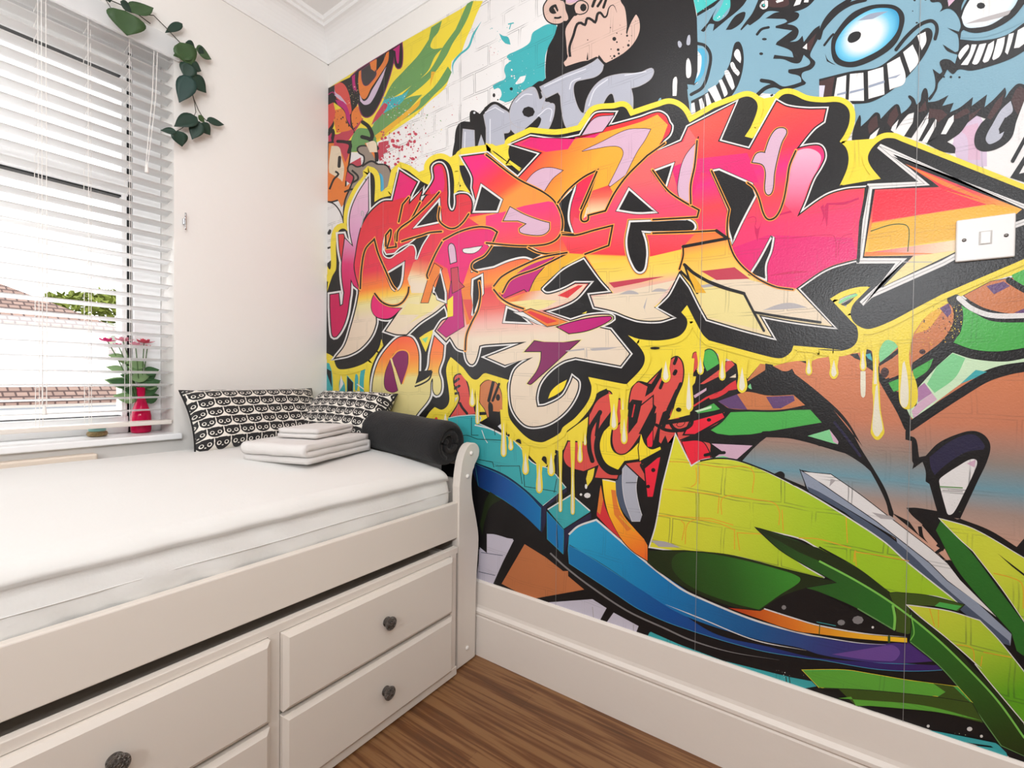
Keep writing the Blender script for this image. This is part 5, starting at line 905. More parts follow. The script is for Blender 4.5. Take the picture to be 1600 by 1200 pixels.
# mattress with its fitted sheet
def mattress():
    bm = bmesh.new(); nx, ny = 150, 72; x0, x1, y0, y1 = -.765, 1.186, 1.094, 1.965; g = []
    zc, zb = .728, .517
    def outline(u, v):
        # u across x 0..1, v runs 0 front bottom ... 1 back bottom
        pass
    prof = []   # cross-section (y, z) from front bottom over the top to back bottom
    for i in range(9): prof.append((y0+.012-.014*math.sin(i/8*math.pi), zb+.02+i/8*.115))
    for i in range(1, 8):
        t = i/8*math.pi/2; prof.append((y0+.055-.055*math.cos(t)-.002, .652+.045*math.sin(t)))
    for i in range(0, 34):
        t = i/33; y = y0+.055+t*(y1-y0-.10); prof.append((y, .697+.036*min(1, t*2.0)**.8))
    for i in range(1, 6):
        t = i/5*math.pi/2; prof.append((y1-.045+.045*math.sin(t), .733-.045+.045*math.cos(t)))
    prof.append((y1, zb+.02))
    rows = []
    for i in range(nx+1):
        u = i/nx; x = x0+(x1-x0)*u; e = min(u, 1-u)*(x1-x0); row = []
        rnd = 1 if e > .05 else math.sqrt(max(0, 1-(1-e/.05)**2))
        for j, (y, z) in enumerate(prof):
            h = z
            if z > .64: h = .64+(z-.64)*(.35+.65*rnd)
            # gathers and soft creases of the cloth
            s = max(0, min(1, (.69-z)/.12)) if j < 20 else 0
            crease = noise.noise(Vector((x*9, y*2.5, z*6)))*.005+noise.noise(Vector((x*30+z*30, y*3, z*7)))*.008*s
            if j < 20 and z > .6: crease += .009*s*math.sin(x*34+z*55+3*noise.noise(Vector((x*4, 0, 1))))*max(0, noise.noise(Vector((x*3.1, 5, 2)))+.35)
            yy = y-(crease if j < 20 else 0); zz = h+(noise.noise(Vector((x*3+y*2, y*6-x, .3)))*.0045 if j >= 16 else 0)
            if j >= 14: zz += .0022*max(0, 1-abs(math.sin((x*.55+y*3.4)*5+1.2*noise.noise(Vector((x*2, y*2, 0)))))*7)
            yc = (y0+y1)/2
            if e < .045: yy = yc+(yy-yc)*(1-.025*(1-rnd))
            row.append(bm.verts.new((x, yy, zz)))
        rows.append(row)
    for a, b in zip(rows, rows[1:]):
        for j in range(len(prof)-1): bm.faces.new((a[j], b[j], b[j+1], a[j+1]))
    bm.faces.new(rows[0]); bm.faces.new(rows[-1][::-1])
    return bm
mt = thing('mattress', 'mattress in a smooth white fitted sheet lying on the white bed', 'mattress', (.2, 1.5, .517))
sh = P('fitted_sheet', mattress(), m_sheet, mt, True)
bm = bmesh.new(); tube(bm, [(x/20*1.94-.76, 1.0905-.001*math.sin(x), .612+.001*math.sin(x*1.7)) for x in range(21)], .0011, 6); P('sheet_seam', bm, m_sheet, mt, True)

# ------------------------------------------------------------------ radiator below the sill
rad = thing('radiator', 'cream panel radiator below the window sill behind the bed', 'radiator', (-.2, 2.0, .12))
bm = bmesh.new(); box(bm, (-1.0, 1.978, .14), (.462, 2.02, .742), .006, 3)
P('panel', bm, mat('radiator_enamel', '#e4d6c6', .4), rad)
P('bracket', B(((-.9, 2.015, .02), (-.86, 2.0276, .60))), m_bed, rad); P('bracket', B(((.34, 2.015, .02), (.38, 2.0276, .60))), m_bed, rad)
P('foot', B(((-.9, 1.985, 0), (-.86, 2.01, .145))), m_bed, rad); P('foot', B(((.34, 1.985, 0), (.38, 2.01, .145))), m_bed, rad)

# ------------------------------------------------------------------ pillows with printed cat faces
def cat_print(cols, rows):
    m, nt, p = new_mat('cat_face_print'); N = nt.nodes.new; L = nt.links.new
    uv = N('ShaderNodeTexCoord'); sp = N('ShaderNodeSeparateXYZ'); L(uv.outputs['UV'], sp.inputs[0])
    def o(op, a, b=None, c=None):
        n = N('ShaderNodeMath'); n.operation = op
        for i, v in enumerate((a, b, c)):
            if v is None: continue
            if isinstance(v, (int, float)): n.inputs[i].default_value = v
            else: L(v, n.inputs[i])
        return n.outputs[0]
    V = o('MULTIPLY', sp.outputs[1], rows); row = o('FLOOR', V); v = o('SUBTRACT', V, o('ADD', row, .5))
    U = o('ADD', o('MULTIPLY', sp.outputs[0], cols), o('MULTIPLY', row, .37)); u = o('SUBTRACT', U, o('ADD', o('FLOOR', U), .5)); au = o('ABSOLUTE', u)
    def ell(cx, cy, rx, ry, uu=None):
        a = o('DIVIDE', o('SUBTRACT', uu if uu is not None else u, cx), rx); b = o('DIVIDE', o('SUBTRACT', v, cy), ry)
        return o('LESS_THAN', o('ADD', o('MULTIPLY', a, a), o('MULTIPLY', b, b)), 1)
    low = ell(0, .06, .475, .5)
    # upper half: straight cheeks and two ears with a shallow dip between them
    dip = o('SUBTRACT', .47, o('MULTIPLY', o('COSINE', o('MULTIPLY', u, 3.9)), .07))
    up = o('MULTIPLY', o('MULTIPLY', o('LESS_THAN', au, o('ADD', .45, o('MULTIPLY', v, .06))), o('GREATER_THAN', v, .02)), o('LESS_THAN', v, dip))
    head = o('MAXIMUM', low, up)
    ring = o('MULTIPLY', ell(.225, .0, .135, .175, au), o('SUBTRACT', 1, ell(.22, .02, .08, .11, au)))
    nose = o('MULTIPLY', o('LESS_THAN', au, .05), o('LESS_THAN', o('ABSOLUTE', o('ADD', v, .2)), .045))
    face = o('MULTIPLY', head, o('SUBTRACT', 1, o('MAXIMUM', ring, nose)))
    mx = N('ShaderNodeMix'); mx.data_type = 'RGBA'; L(face, mx.inputs[0]); mx.inputs[6].default_value = lin('#e6e0d6'); mx.inputs[7].default_value = lin('#161414')
    L(mx.outputs[2], p.inputs['Base Color']); p.inputs['Roughness'].default_value = .8; p.inputs['Sheen Weight'].default_value = .2
    return m
def pillow(name, label, W, Hh, T, mm, loc, rot, seed, ucrop=(0, 1), vcrop=(0, 1)):
    bm = bmesh.new(); uvl = bm.loops.layers.uv.new('UVMap'); n, k = 44, 26
    grid = {}
    for side in (1, -1):
        for i in range(n+1):
            for j in range(k+1):
                a, b = i/n*2-1, j/k*2-1
                if side == -1 and (i in (0, n) or j in (0, k)): grid[side, i, j] = grid[1, i, j]; continue
                pin = 1-.055*(1-b*b)*abs(a)**4; pinb = 1-.085*(1-a*a)*abs(b)**4
                x = a*W/2*pin; y = b*Hh/2*pinb
                t = ((1-a**4)*(1-b**4))**.55*T/2
                t *= 1+.12*noise.noise(Vector((a*2+seed, b*2, side)))
                w = noise.noise(Vector((a*5+seed, b*4, 3)))*.004*(1-max(abs(a), abs(b)))
                grid[side, i, j] = bm.verts.new((x, y, side*t+w))
    for side in (1, -1):
        for i in range(n):
            for j in range(k):
                q = [(i, j), (i+1, j), (i+1, j+1), (i, j+1)]
                if side == -1: q.reverse()
                f = bm.faces.new([grid[side, *c] for c in q])
                for lp, c in zip(f.loops, q): lp[uvl].uv = (c[0]/n, c[1]/k)
    t = thing(name, label, 'pillow', loc, 'cat face pillows on the bed')
    o = link('pillowcase', bm, mm, t, True); t.rotation_euler = rot
    bm = bmesh.new(); e = [(i, 0) for i in range(n)]+[(n, j) for j in range(k)]+[(n-i, k) for i in range(n)]+[(0, k-j) for j in range(k)]
    pts = []
    for i, j in e:
        a, b = i/n*2-1, j/k*2-1; pts.append((a*W/2*(1-.055*(1-b*b)*abs(a)**4), b*Hh/2*(1-.085*(1-a*a)*abs(b)**4), 0))
    tube(bm, pts+[pts[0]], .0035, 6); link('piping', bm, mat('black_piping', '#1b1919', .8), t, True)
    return t
p1 = pillow('cat_print_pillow', 'black and white cat face pillow leaning on the plain window wall', .52, .26, .12, cat_print(9.5, 6.6), (.952, 1.915, .832), (math.radians(58), 0, 0), 1)
p2 = pillow('cat_print_pillow', 'black and white cat face pillow slumped against the graffiti wall behind the bolster', .45, .28, .13, cat_print(9, 7), (1.190, 1.72, .822), (math.radians(50), math.radians(0), math.radians(-84)), 6)

# ------------------------------------------------------------------ grey rolled blanket
m_fleece = mat('charcoal_fleece', '#1d1c1d', .95, sheen=.08, bump=.25, bscale=160, var=.25, vscale=14)
bl = thing('rolled_blanket', 'dark charcoal fleece blanket rolled into a bolster at the bed end', 'blanket', (1.11, 1.36, .78))
bm = bmesh.new(); a0, a1 = Vector((1.189, 1.100, .772)), Vector((1.192, 1.50, .795)); n = 40; m_ = 34; rings = []
ax = (a1-a0).normalized(); sx = ax.cross(Vector((0, 0, 1))).normalized(); sz = sx.cross(ax)
for i in range(m_+1):
    t = i/m_; c = a0.lerp(a1, t); e = min(t, 1-t)*(a1-a0).length; k = 1 if e > .03 else .86+.14*math.sqrt(max(0, 1-(1-e/.03)**2)); ring = []
    for j in range(n):
        th = 2*math.pi*j/n; r = .0775*k*(1+.035*noise.noise(Vector((math.cos(th)*1.5, math.sin(th)*1.5, t*4))))
        d = sx*math.cos(th)*r*1.03+sz*math.sin(th)*r*(.96 if math.sin(th) < 0 else 1.0)
        ring.append(bm.verts.new(c+d))
    rings.append(ring)
for a, b in zip(rings, rings[1:]):
    for j in range(n): bm.faces.new((a[j], a[(j+1) % n], b[(j+1) % n], b[j]))
# spiral end: concentric dips
for ring, ce, sg in ((rings[0], a0, -1), (rings[-1], a1, 1)):
    prev = ring
    for kx, dep in ((.93, -.004), (.84, -.004), (.76, .008), (.66, .004), (.5, .010), (.42, .018), (.3, .014), (.12, .018)):
        new = [bm.verts.new(ce+(v.co-ce)*kx/1.0-ax*sg*dep+((v.co-ce)*0)) for v in ring]
        for j in range(n): bm.faces.new((prev[j], prev[(j+1) % n], new[(j+1) % n], new[j]))
        prev = new
    bm.faces.new(prev)
P('blanket_roll', bm, m_fleece, bl, True)
bm = bmesh.new(); pts = []
for i in range(40):
    th = i/39*2*math.pi*1.35+2.2; r = .014+.040*i/39; pts.append(a0+ax*.010+sx*math.cos(th)*r+sz*math.sin(th)*r*.98)
tube(bm, pts, .009, 8, .013); P('spiral_edge', bm, m_fleece, bl, True)

# ------------------------------------------------------------------ folded towels
m_towel = mat('white_terry', '#f1ebe6', .95, sheen=.4, bump=.7, bscale=420)
def folded(name, label, base, dirx, L_, Wd, th, layers, seed):
    "cloth folded in loops; the section runs along dirx, the roll is extruded sideways"
    d = Vector(dirx).normalized(); s = Vector((-d.y, d.x, 0))
    path = []   # centre line of the cloth in the (d, z) plane
    z = th/2
    for k in range(layers):
        xs = [.0, L_] if k % 2 == 0 else [L_, .0]
        sh_ = .006*k
        a = [(xs[0]+(sh_ if xs[0] == 0 else -th*.55*0), z), (xs[1]-(0 if xs[1] else -sh_), z)]
        m = 14
        for i in range(m+1):
            t = i/m; path.append((a[0][0]+(a[1][0]-a[0][0])*t, z+.0016*noise.noise(Vector((t*5+k, seed, 0)))))
        if k < layers-1:
            cx = a[1][0]; sgn = 1 if k % 2 == 0 else -1; r = th*.52
            for i in range(1, 8):
                t = -math.pi/2+i/8*math.pi; path.append((cx+sgn*r*math.cos(t), z+th*.52+r*math.sin(t)))
        z += th*1.04
    left, right = [], []
    for i, p in enumerate(path):
        a = path[max(0, i-1)]; b = path[min(len(path)-1, i+1)]; dx, dz = b[0]-a[0], b[1]-a[1]; l = math.hypot(dx, dz) or 1
        nx, nz = -dz/l*th/2*.96, dx/l*th/2*.96; left.append((p[0]+nx, p[1]+nz)); right.append((p[0]-nx, p[1]-nz))
    loop = left+right[::-1]
    bm = bmesh.new(); rows = []; K = 20
    cx = sum(p[0] for p in loop)/len(loop); cz = sum(p[1] for p in loop)/len(loop)
    for k in range(K+1):
        w = k/K; e = min(w, 1-w)*Wd; rr = 1 if e > .012 else .93+.07*math.sqrt(max(0, 1-(1-e/.012)**2)); row = []
        for (x, zz) in loop:
            wob = .004*noise.noise(Vector((x*14+seed, w*5, zz*30)))
            sag = 1-.10*(1-rr)
            P3 = Vector(base)+d*(cx+(x-cx)*(1-(1-rr)*.06)+wob)+s*((w)*Wd+.006*noise.noise(Vector((x*8, zz*40, seed+w))))+Vector((0, 0, max(.0012, cz*0+zz*(.97+.03*rr)+wob*.3)))
            row.append(bm.verts.new(P3))
        rows.append(row)
    n = len(loop)
    for a, b in zip(rows, rows[1:]):
        for i in range(n): bm.faces.new((a[i], a[(i+1) % n], b[(i+1) % n], b[i]))
    m2 = len(left)
    for row in (rows[0], rows[-1]):
        for i in range(m2-1): bm.faces.new((row[i], row[i+1], row[n-2-i], row[n-1-i]))
    t = bpy.data.objects.new(name, None)
    t = thing(name, label, 'towel', base, 'folded white towels on the bed')
    P('terry_cloth', bm, m_towel, t, True)
    return t
A_ = on(2, .729, 480, 728)
folded('folded_towel', 'large white bath towel folded in thick loops, under the smaller towel', (A_.x, A_.y, .7305), (.335, .112, 0), .318, .245, .0200, 3, 2)
A_ = on(2, .795, 494, 686)
folded('folded_towel', 'small white hand towel folded on top of the larger towel', (A_.x, A_.y, .7945), (.335, .135, 0), .205, .150, .0150, 2, 9)

# ------------------------------------------------------------------ venetian blind
m_slat = mat('white_blind_slat', '#f6f6f6', .5)
def translucent(m, f, col='#ffffff'):
    nt = m.node_tree; p = nt.nodes['Principled BSDF']; out = nt.nodes['Material Output']
    t = nt.nodes.new('ShaderNodeBsdfTranslucent'); t.inputs[0].default_value = lin(col); x = nt.nodes.new('ShaderNodeMixShader'); x.inputs[0].default_value = f
    nt.links.new(p.outputs[0], x.inputs[1]); nt.links.new(t.outputs[0], x.inputs[2]); nt.links.new(x.outputs[0], out.inputs[0])
translucent(m_slat, .62)
m_cord = mat('white_cord', '#efebe6', .8)
bld = thing('venetian_blind', 'white venetian blind with open horizontal slats hanging in the window', 'blind', (0, 2.06, .82))
XB0, XB1 = XL+.01, XO-.004
P('head_rail', B(((XB0, 2.036, 2.165), (XB1, 2.09, 2.203)), bevel=.002), m_slat, bld)
P('valance', B(((XB0-.005, 2.006, 2.150), (XO+.012, 2.020, 2.222)), bevel=.003), m_slat, bld)
P('bottom_rail', B(((XB0, 2.032, .818), (XB1, 2.082, .833)), bevel=.003), mat('blind_rail', '#e3dbd2', .4), bld)
y0s, dep, tl = 2.033, .050, -.0045
k = 0; zz = .872
while zz < 2.15:
    bm = bmesh.new(); m = 5
    top, bot = [], []
    for i in range(m+1):
        t = i/m; y = y0s+t*dep; z = zz+(.5-t)*.007+.0022*math.sin(math.pi*t); top.append((y, z+.0011)); bot.append((y, z-.0011))
    prism(bm, top+bot[::-1], 0, XB0, XB1)
    P('slat', bm, m_slat, bld, True); zz += .0453; k += 1
for x in (-.9, -.35, .072, .335, .452, .560):
    bm = bmesh.new()
    for y in (y0s-.0015, y0s+dep+.0015): tube(bm, [(x, y, .83), (x, y, 1.5), (x, y, 2.17)], .0009, 5)
    for q in range(k): tube(bm, [(x, y0s-.0015, .869+q*.0453), (x, y0s+dep+.0015, .863+q*.0453)], .0006, 4)
    tube(bm, [(x+.012, y0s+.025, .83), (x+.012, y0s+.025, 2.17)], .0009, 5)
    P('ladder_cord', bm, m_cord, bld)
bm = bmesh.new()
for i, dx in enumerate((0, .010)): tube(bm, [(.628+dx, 2.022, 2.15), (.622+dx, 2.020, 1.98), (.612+dx*.8, 2.022, 1.85), (.604+dx*.5, 2.023, 1.74)], .0011, 5)
pc = P('pull_cord', bm, m_cord, bld)
bm = bmesh.new(); lathe(bm, [(.002, .03), (.004, .024), (.006, .006), (.0065, 0)], 12, (.606, 2.022, 1.712)); P('tassel', bm, m_cord, pc, True)
bm = bmesh.new(); tube(bm, [(.342, 2.026, 2.15), (.342, 2.026, 1.3), (.340, 2.026, .90)], .0011, 5); tube(bm, [(.352, 2.026, 2.15), (.352, 2.026, 1.3), (.350, 2.026, .90)], .0011, 5); pc = P('pull_cord', bm, m_cord, bld)
bm = bmesh.new(); lathe(bm, [(.002, .03), (.004, .024), (.006, .006), (.0065, 0)], 12, (.345, 2.026, .872)); P('tassel', bm, m_cord, pc, True)

# cord cleat on the wall
m_chrome = mat('chrome', '#b9b9bb', .15, metal=1.)
cl = thing('cord_cleat', 'small chrome cord cleat screwed to the wall beside the window', 'cleat', (.722, WY, 1.571))
P('base', B(((.717, 2.018, 1.560), (.727, WY-.0002, 1.584)), bevel=.002), m_chrome, cl)
bm = bmesh.new(); tube(bm, [(.722, 2.010, 1.540), (.722, 2.013, 1.551), (.722, 2.016, 1.562), (.722, 2.015, 1.572), (.722, 2.016, 1.582), (.722, 2.013, 1.592), (.722, 2.010, 1.603)], .0028, 8); P('horn', bm, m_chrome, cl, True)
bm = bmesh.new(); lathe(bm, [(.004, 0), (.004, .002), (.001, .003)], 12, (.722, 2.018, 1.572), 'Y'); P('screw', bm, m_chrome, cl, True)

# ------------------------------------------------------------------ light switch
m_plate = mat('white_switch_plastic', '#dedad7', .3)
sw = thing('light_switch', 'square white light switch with a single rocker mounted on the graffiti wall', 'light switch', (WX-.001, -.2225, 1.294))
XS = WX-.002
P('faceplate', B(((XS-.009, -.265, 1.2515), (XS, -.180, 1.3365)), bevel=.0025, seg=3), m_plate, sw)
rk = P('rocker', B(((XS-.0110, -.2305, 1.2825), (XS-.008, -.2155, 1.3065)), bevel=.0012), m_plate, sw)
P('rocker_surround', B(((XS-.0096, -.2325, 1.2810), (XS-.0088, -.2135, 1.3080)), bevel=.0003), mat('switch_groove', '#b5afaa', .4), sw)
for y in (-.192, -.252):
    bm = bmesh.new(); lathe(bm, [(.0036, 0), (.0034, .0008), (.001, .0012)], 16, (XS-.009, y, 1.2945), 'X'); P('screw', bm, mat('screw_metal', '#6f6a66', .4, metal=.8), sw, True)

# ------------------------------------------------------------------ things on the sill
vz = SILL_Z
m_vase = mat('magenta_glass', '#f0105c', .08, trans=.45, ior=1.3, spec=.6)
vs = thing('glass_bottle_vase', 'tall pink red glass bottle vase standing on the window sill', 'vase', (.617, 2.118, vz))
bm = bmesh.new(); lathe(bm, [(.024, .0005), (.030, .003), (.031, .012), (.031, .062), (.028, .078), (.017, .112), (.0125, .128), (.0125, .160), (.0145, .164), (.0145, .168), (.0115, .168), (.0095, .16), (.0095, .128), (.014, .110), (.025, .076), (.028, .06), (.028, .01), (.004, .006)], 32, (.617, 2.118, vz)); P('bottle', bm, m_vase, vs, True)
m_leafv = mat('flower_leaf_green', '#3f6b3c', .6, var=.4, vscale=30); m_leafp = mat('pale_flower_leaf', '#8fb07a', .6, var=.3, vscale=30)
m_stem = mat('flower_stem_green', '#4d6b3a', .6)
m_petals = [mat('petal_hot_pink', '#e0307a', .6, var=.3, vscale=60), mat('petal_pale_pink', '#f0a3b4', .6, var=.3, vscale=60), mat('petal_coral', '#e0566a', .6, var=.3, vscale=60)]
def leaf_mesh(bm, base, d, nrm, L_, Wd, curl=.15, fold=.12, n=7):
    d = Vector(d).normalized(); nrm = Vector(nrm); nrm = (nrm-d*nrm.dot(d)).normalized(); s = d.cross(nrm); rows = []
    th = .0006
    for i in range(n+1):
        t = i/n; w = Wd/2*(math.sin(math.pi*min(1, t*1.02)**.72))**.9 if 0 < t < 1 else .0004
        c = Vector(base)+d*L_*t-nrm*curl*L_*t*t
        rows.append([c-s*w+nrm*fold*w, c-s*w*.5+nrm*fold*w*.3, c, c+s*w*.5+nrm*fold*w*.3, c+s*w+nrm*fold*w])
    up = [[bm.verts.new(p+nrm*th) for p in r] for r in rows]; dn = [[bm.verts.new(p-nrm*th) for p in r] for r in rows]
    for a, b in zip(up, up[1:]):
        for j in range(4): bm.faces.new((a[j], a[j+1], b[j+1], b[j]))
    for a, b in zip(dn, dn[1:]):
        for j in range(4): bm.faces.new((a[j+1], a[j], b[j], b[j+1]))
    for j in (0, 4):
        for i in range(n): bm.faces.new((up[i][j], up[i+1][j], dn[i+1][j], dn[i][j]))
    for i in (0, n):
        for j in range(4): bm.faces.new((up[i][j], up[i][j+1], dn[i][j+1], dn[i][j]))
def flower(name_lbl, tip, bloom, pm, leaves, seed):
    rr = random.Random(seed); b0 = Vector((.617, 2.118, vz+.02)); tp = Vector(tip); mid = Vector((.617+(tp.x-.617)*.15, 2.118+(tp.y-2.118)*.15, vz+.17))
    t = thing('artificial_flower', name_lbl, 'flower', (.617, 2.118, vz+.01), 'flowers in the pink vase')
    pts = []
    for i in range(13):
        u = i/12; pts.append((1-u)**2*b0+2*u*(1-u)*mid+u*u*tp)
    bm = bmesh.new(); tube(bm, pts, .0016, 6); P('stem', bm, m_stem, t, True)
    bm = bmesh.new()
    for k in range(14):
        a = k*2.399; r = bloom*(.35+.65*k/14); d = Vector((math.cos(a), math.sin(a), 1.1-1.2*k/14)).normalized()
        leaf_mesh(bm, tp-Vector((0, 0, bloom*.2)), d, Vector((-d.x, -d.y, 1.5)), r, r*.8, -.25, .2, 5)
    P('blossom', bm, pm, t, True)
    for (h, a, l, w, lm) in leaves:
        i = int(h*12); p = pts[i]; d = Vector((math.cos(a), math.sin(a)*.5, .35)); bm = bmesh.new(); leaf_mesh(bm, p, d, (0, 0, 1) if abs(math.sin(a)) > 2 else (math.sin(a)*.3, -1, .5), l, w, .12); P('leaf', bm, lm, t, True)
flower('hot pink artificial bloom leaning out to the left of the vase', (.515, 2.105, 1.120), .030, m_petals[0], [(.55, 3.3, .075, .045, m_leafp), (.7, 2.9, .05, .03, m_leafp)], 1)
flower('pale pink artificial bloom in the middle of the bunch', (.565, 2.125, 1.126), .034, m_petals[1], [(.5, 3.6, .06, .035, m_leafv), (.62, .2, .06, .034, m_leafp), (.8, 2.7, .04, .022, m_leafp)], 2)
flower('coral artificial bloom at the right of the bunch', (.630, 2.13, 1.124), .034, m_petals[2], [(.52, -.3, .06, .04, m_leafv), (.6, .6, .06, .04, m_leafv), (.7, 2.4, .05, .03, m_leafp)], 3)
flower('small pale pink bloom nearest the black window gasket', (.598, 2.11, 1.112), .028, m_petals[1], [(.48, .1, .065, .045, m_leafv), (.58, 5.9, .05, .034, m_leafv), (.66, 2.9, .055, .03, m_leafv)], 4)
flower('deep pink bud drooping just left of the bunch', (.545, 2.10, 1.105), .020, m_petals[0], [(.4, 3.0, .07, .045, m_leafp), (.5, 3.5, .08, .04, m_leafv), (.66, .4, .07, .04, m_leafp), (.85, 3.1, .045, .03, m_leafp)], 5)
flower('broad green spray with one coral bud behind the vase neck', (.642, 2.135, 1.105), .020, m_petals[2], [(.38, .2, .06, .05, m_leafv), (.45, 3.1, .06, .045, m_leafv), (.55, -.2, .055, .045, m_leafp), (.68, 0., .05, .04, m_leafv), (.8, 3.1, .06, .045, m_leafp)], 6)
# little pot with a turquoise lid
dh = thing('trinket_pot', 'small gold beaded pot with turquoise top on the window sill', 'pot', (.505, 2.155-.05, vz))
bm = bmesh.new(); lathe(bm, [(.018, .0005), (.026, .003), (.029, .009), (.027, .016), (.022, .019)], 28, (.488, 2.098, vz)); P('bowl', bm, mat('beaded_gold', '#b49a6a', .4, metal=.5, bump=1., bscale=300, var=.5, vscale=250), dh, True)
bm = bmesh.new(); lathe(bm, [(.022, .0185), (.024, .024), (.020, .034), (.010, .041), (.002, .043)], 24, (.488, 2.098, vz)); P('lid', bm, mat('turquoise_glaze', '#8fc6c0', .3), dh, True)

# ------------------------------------------------------------------ ivy garland round the window head
m_ivy = [mat('ivy_dark', '#1f3d2f', .5, var=.45, vscale=25), mat('ivy_mid', '#3f5c34', .55, var=.35, vscale=25), mat('ivy_bluegreen', '#22403a', .5, var=.3, vscale=25)]
m_vine = mat('ivy_stem', '#2d2a1e', .7)
ivy = thing('ivy_garland', 'artificial green ivy garland draped around the top corner of the window', 'garland', (.70, 2.0, 2.15))
YI = 1.985
def ip(px, py, y=YI): return on(1, y, px, py)
def vine(pts, r=.0016):
    q = [ip(*p) for p in pts]; bm = bmesh.new(); tube(bm, q, r, 6); P('stem', bm, m_vine, ivy, True)
vine([(120, -60, 1.99), (150, -25, 1.98), (172, 0, 1.97), (190, 8, 1.98), (196, 16, 1.975), (215, 22, 1.98), (235, 37, 1.985)])
vine([(215, 22, 1.98), (240, 24, 2.0), (262, 46, 1.99), (275, 60, 1.985), (290, 75, 1.98), (300, 95, 1.975), (300, 120, 1.98), (298, 137, 1.98)])
vine([(298, 137, 1.98), (303, 155, 1.985), (310, 172, 1.985), (316, 182, 1.99), (324, 190, 1.99)], .0013); vine([(298, 137, 1.98), (304, 160, 1.98), (306, 175, 1.98), (303, 182, 1.985), (285, 200, 1.985), (276, 205, 1.985)], .0013)
vine([(160, -8, 1.98), (168, 4, 1.97), (173, 12, 1.97)], .0012)
LV = [  # base px, tip px, width (m), material, depth
 (196, 17, 199, 55, .105, 1, 1.960), (203, 18, 240, 10, .058, 1, 1.975), (188, 2, 207, 20, .040, 0, 1.965), (165, -12, 172, 4, .03, 0, 1.97),
 (285, 37, 258, 50, .028, 0, 1.99), (281, 66, 301, 104, .085, 1, 1.965), (300, 84, 271, 86, .050, 1, 1.972), (290, 66, 306, 80, .04, 0, 1.975), (306, 76, 331, 92, .056, 1, 1.985), (310, 75, 319, 84, .03, 0, 1.98),
 (297, 100, 289, 121, .055, 0, 1.968), (300, 100, 315, 111, .04, 0, 1.972), (298, 119, 280, 159, .062, 2, 1.968), (299, 118, 323, 145, .060, 0, 1.972),
 (308, 183, 272, 196, .055, 0, 1.975), (310, 180, 320, 192, .022, 1, 1.975), (312, 190, 300, 217, .050, 0, 1.98), (314, 192, 329, 211, .048, 0, 1.982), (323, 188, 351, 194, .034, 0, 1.99), (277, 204, 285, 229, .055, 0, 1.975), (276, 206, 251, 203, .026, 0, 1.975), (140, -30, 158, -12, .05, 1, 1.975), (120, -55, 128, -30, .05, 0, 1.975)]
for i, (ax_, ay, bx, by, w, mi, y) in enumerate(LV):
    a = ip(ax_, ay, y); b = ip(bx, by, y+.008); rr = random.Random(i)
    bm = bmesh.new(); leaf_mesh(bm, a, b-a, Vector((-.25+rr.uniform(-.25, .25), -1, rr.uniform(-.1, .35))), (b-a).length, w, .06, .14, 9); P('leaf', bm, m_ivy[mi], ivy, True)

# ------------------------------------------------------------------ the street outside
m_render = mat('house_render', '#eae6e2', .8); m_tile = None
def tile_mat():
    m, nt, p = new_mat('clay_roof_tile'); N = nt.nodes.new; L = nt.links.new; tc = N('ShaderNodeTexCoord')
    sp = N('ShaderNodeSeparateXYZ'); L(tc.outputs['Object'], sp.inputs[0]); cb = N('ShaderNodeCombineXYZ'); L(sp.outputs[0], cb.inputs[0]); L(sp.outputs[2], cb.inputs[1])
    b = N('ShaderNodeTexBrick'); L(cb.outputs[0], b.inputs['Vector']); b.inputs['Scale'].default_value = 1; b.inputs['Brick Width'].default_value = .2; b.inputs['Row Height'].default_value = .11; b.inputs['Mortar Size'].default_value = .018
    b.inputs['Color1'].default_value = lin('#8d766c'); b.inputs['Color2'].default_value = lin('#7b655c'); b.inputs['Mortar'].default_value = lin('#473532')
    L(b.outputs['Color'], p.inputs['Base Color']); p.inputs['Roughness'].default_value = .9; return m
m_tile = tile_mat(); m_dkglass = mat('dark_house_glass', '#8a9098', .2)
def hip_roof(x0, x1, y0, y1, z0, zr, inset, over=.25):
    bm = bmesh.new(); ym = (y0+y1)/2; x0 -= over; x1 += over; y0 -= over; y1 += over
    v = [bm.verts.new(p) for p in ((x0, y0, z0), (x1, y0, z0), (x1, y1, z0), (x0, y1, z0), (x0+inset, ym, zr), (x1-inset, ym, zr), (x0, y0, z0-.12), (x1, y0, z0-.12), (x1, y1, z0-.12), (x0, y1, z0-.12))]
    for f in ((0, 1, 5, 4), (1, 2, 5), (2, 3, 4, 5), (3, 0, 4), (0, 6, 7, 1), (1, 7, 8, 2), (2, 8, 9, 3), (3, 9, 6, 0), (6, 9, 8, 7)): bm.faces.new([v[i] for i in f])
    return bm
hs = thing('neighbour_house', 'white rendered house with brown tiled hip roof seen through the blind', 'house', (-1, 18, -3))
P('wall', B(((-9, 16, -3), (3.95, 22, 2.15))), m_render, hs)
P('roof', hip_roof(-9, 3.95, 16, 22, 2.15, 3.9, 3.1), m_tile, hs)
P('fascia', B(((-9.2, 15.72, 1.98), (4.2, 15.78, 2.1))), m_render, hs)
for (x0, x1, z0, z1) in ((2.0, 2.22, 1.3, 1.72), (3.5, 3.75, 1.2, 1.66), (2.95, 3.25, .9, 1.18), (-.5, .8, .4, 1.7)):
    w = P('window', B(((x0-.06, 15.95, z0-.06), (x1+.06, 16.0, z1+.06))), m_render, hs); P('pane', B(((x0, 15.94, z0), (x1, 15.96, z1))), m_dkglass, w)
P('bay_roof', hip_roof(-.6, 4.3, 14.9, 15.9, .38, .72, .5, .1), m_tile, hs)
P('bay', B(((-.6, 14.95, -3), (4.3, 15.95, .30))), m_render, hs)
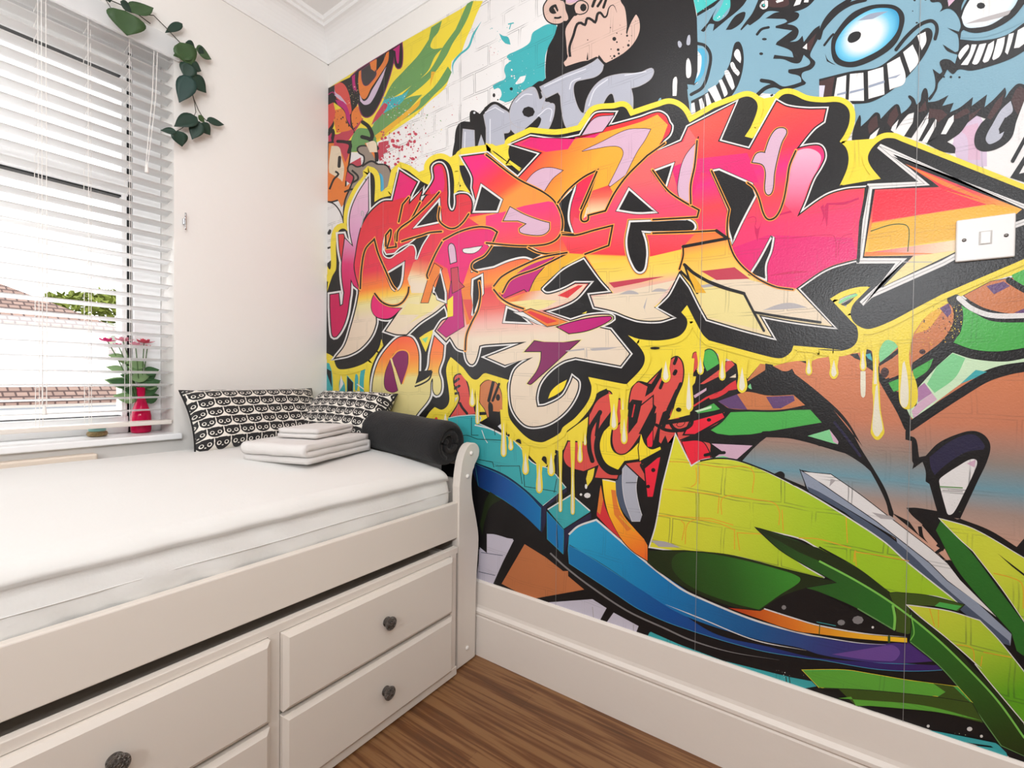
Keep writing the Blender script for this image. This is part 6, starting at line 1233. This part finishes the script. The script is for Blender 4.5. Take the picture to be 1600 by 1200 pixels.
P('gutter', B(((-.75, 14.72, .16), (4.45, 14.8, .20))), mat('grey_gutter', '#7d8288', .6), hs)
for (x0, x1) in ((2.4, 3.6), (.4, 1.7)):
    w = P('bay_window', B(((x0-.06, 14.9, -.75), (x1+.06, 14.95, -.1))), m_render, hs); P('pane', B(((x0, 14.89, -.7), (x1, 14.905, -.16))), m_dkglass, w)
h2 = thing('neighbour_house', 'white house with a red brown roof further right across the street', 'house', (10, 19, -3))
P('wall', B(((5.4, 17, -3), (14, 22, 1.7))), m_render, h2); P('roof', hip_roof(5.4, 14, 17, 22, 1.7, 3.4, 2.8), m_tile, h2)
w = P('window', B(((6.3, 16.95, .3), (7.4, 17, 1.3))), m_render, h2); P('pane', B(((6.36, 16.94, .36), (7.34, 16.96, 1.24))), m_dkglass, w)
m_tree = mat('tree_foliage', '#7c8836', .8, var=.5, vscale=1.2)
tr = thing('tree', 'bushy yellow green tree behind the tiled roof opposite', 'tree', (7, 27, -3))
bm = bmesh.new(); rr = random.Random(3)
for k in range(5200):
    a = rr.uniform(0, 6.283); u = rr.uniform(-1, 1); q = math.sqrt(1-u*u); R_ = 1+.12*noise.noise(Vector((a*2, u*3, 0)))
    c = Vector((7.0+3.1*R_*q*math.cos(a), 27+2.3*R_*q*math.sin(a), 2.75+1.75*R_*u)); d = Vector((rr.uniform(-1, 1), rr.uniform(-1, 1), rr.uniform(-1, 1))).normalized()
    leaf_mesh(bm, c, d, Vector((rr.uniform(-1, 1), rr.uniform(-1, 1), 1)), .34, .2, .1, .1, 2)
P('foliage', bm, m_tree, tr)
bm = bmesh.new(); tube(bm, [(7, 27, -3), (7.05, 27, 0), (7, 27, 2.6)], .22, 10, .1)
for q in ((6, 26.6, 3.4), (8, 27.3, 3.3), (7.2, 27.8, 3.6)): tube(bm, [(7, 27, 1.2), q], .1, 7, .03)
P('trunk', bm, mat('tree_bark', '#5a4a3c', .9), tr, True)
struct('ground_outside', B(((-25, WY+.3, -3.1), (30, 45, -3))), mat('pavement', '#c9c5c0', .9))
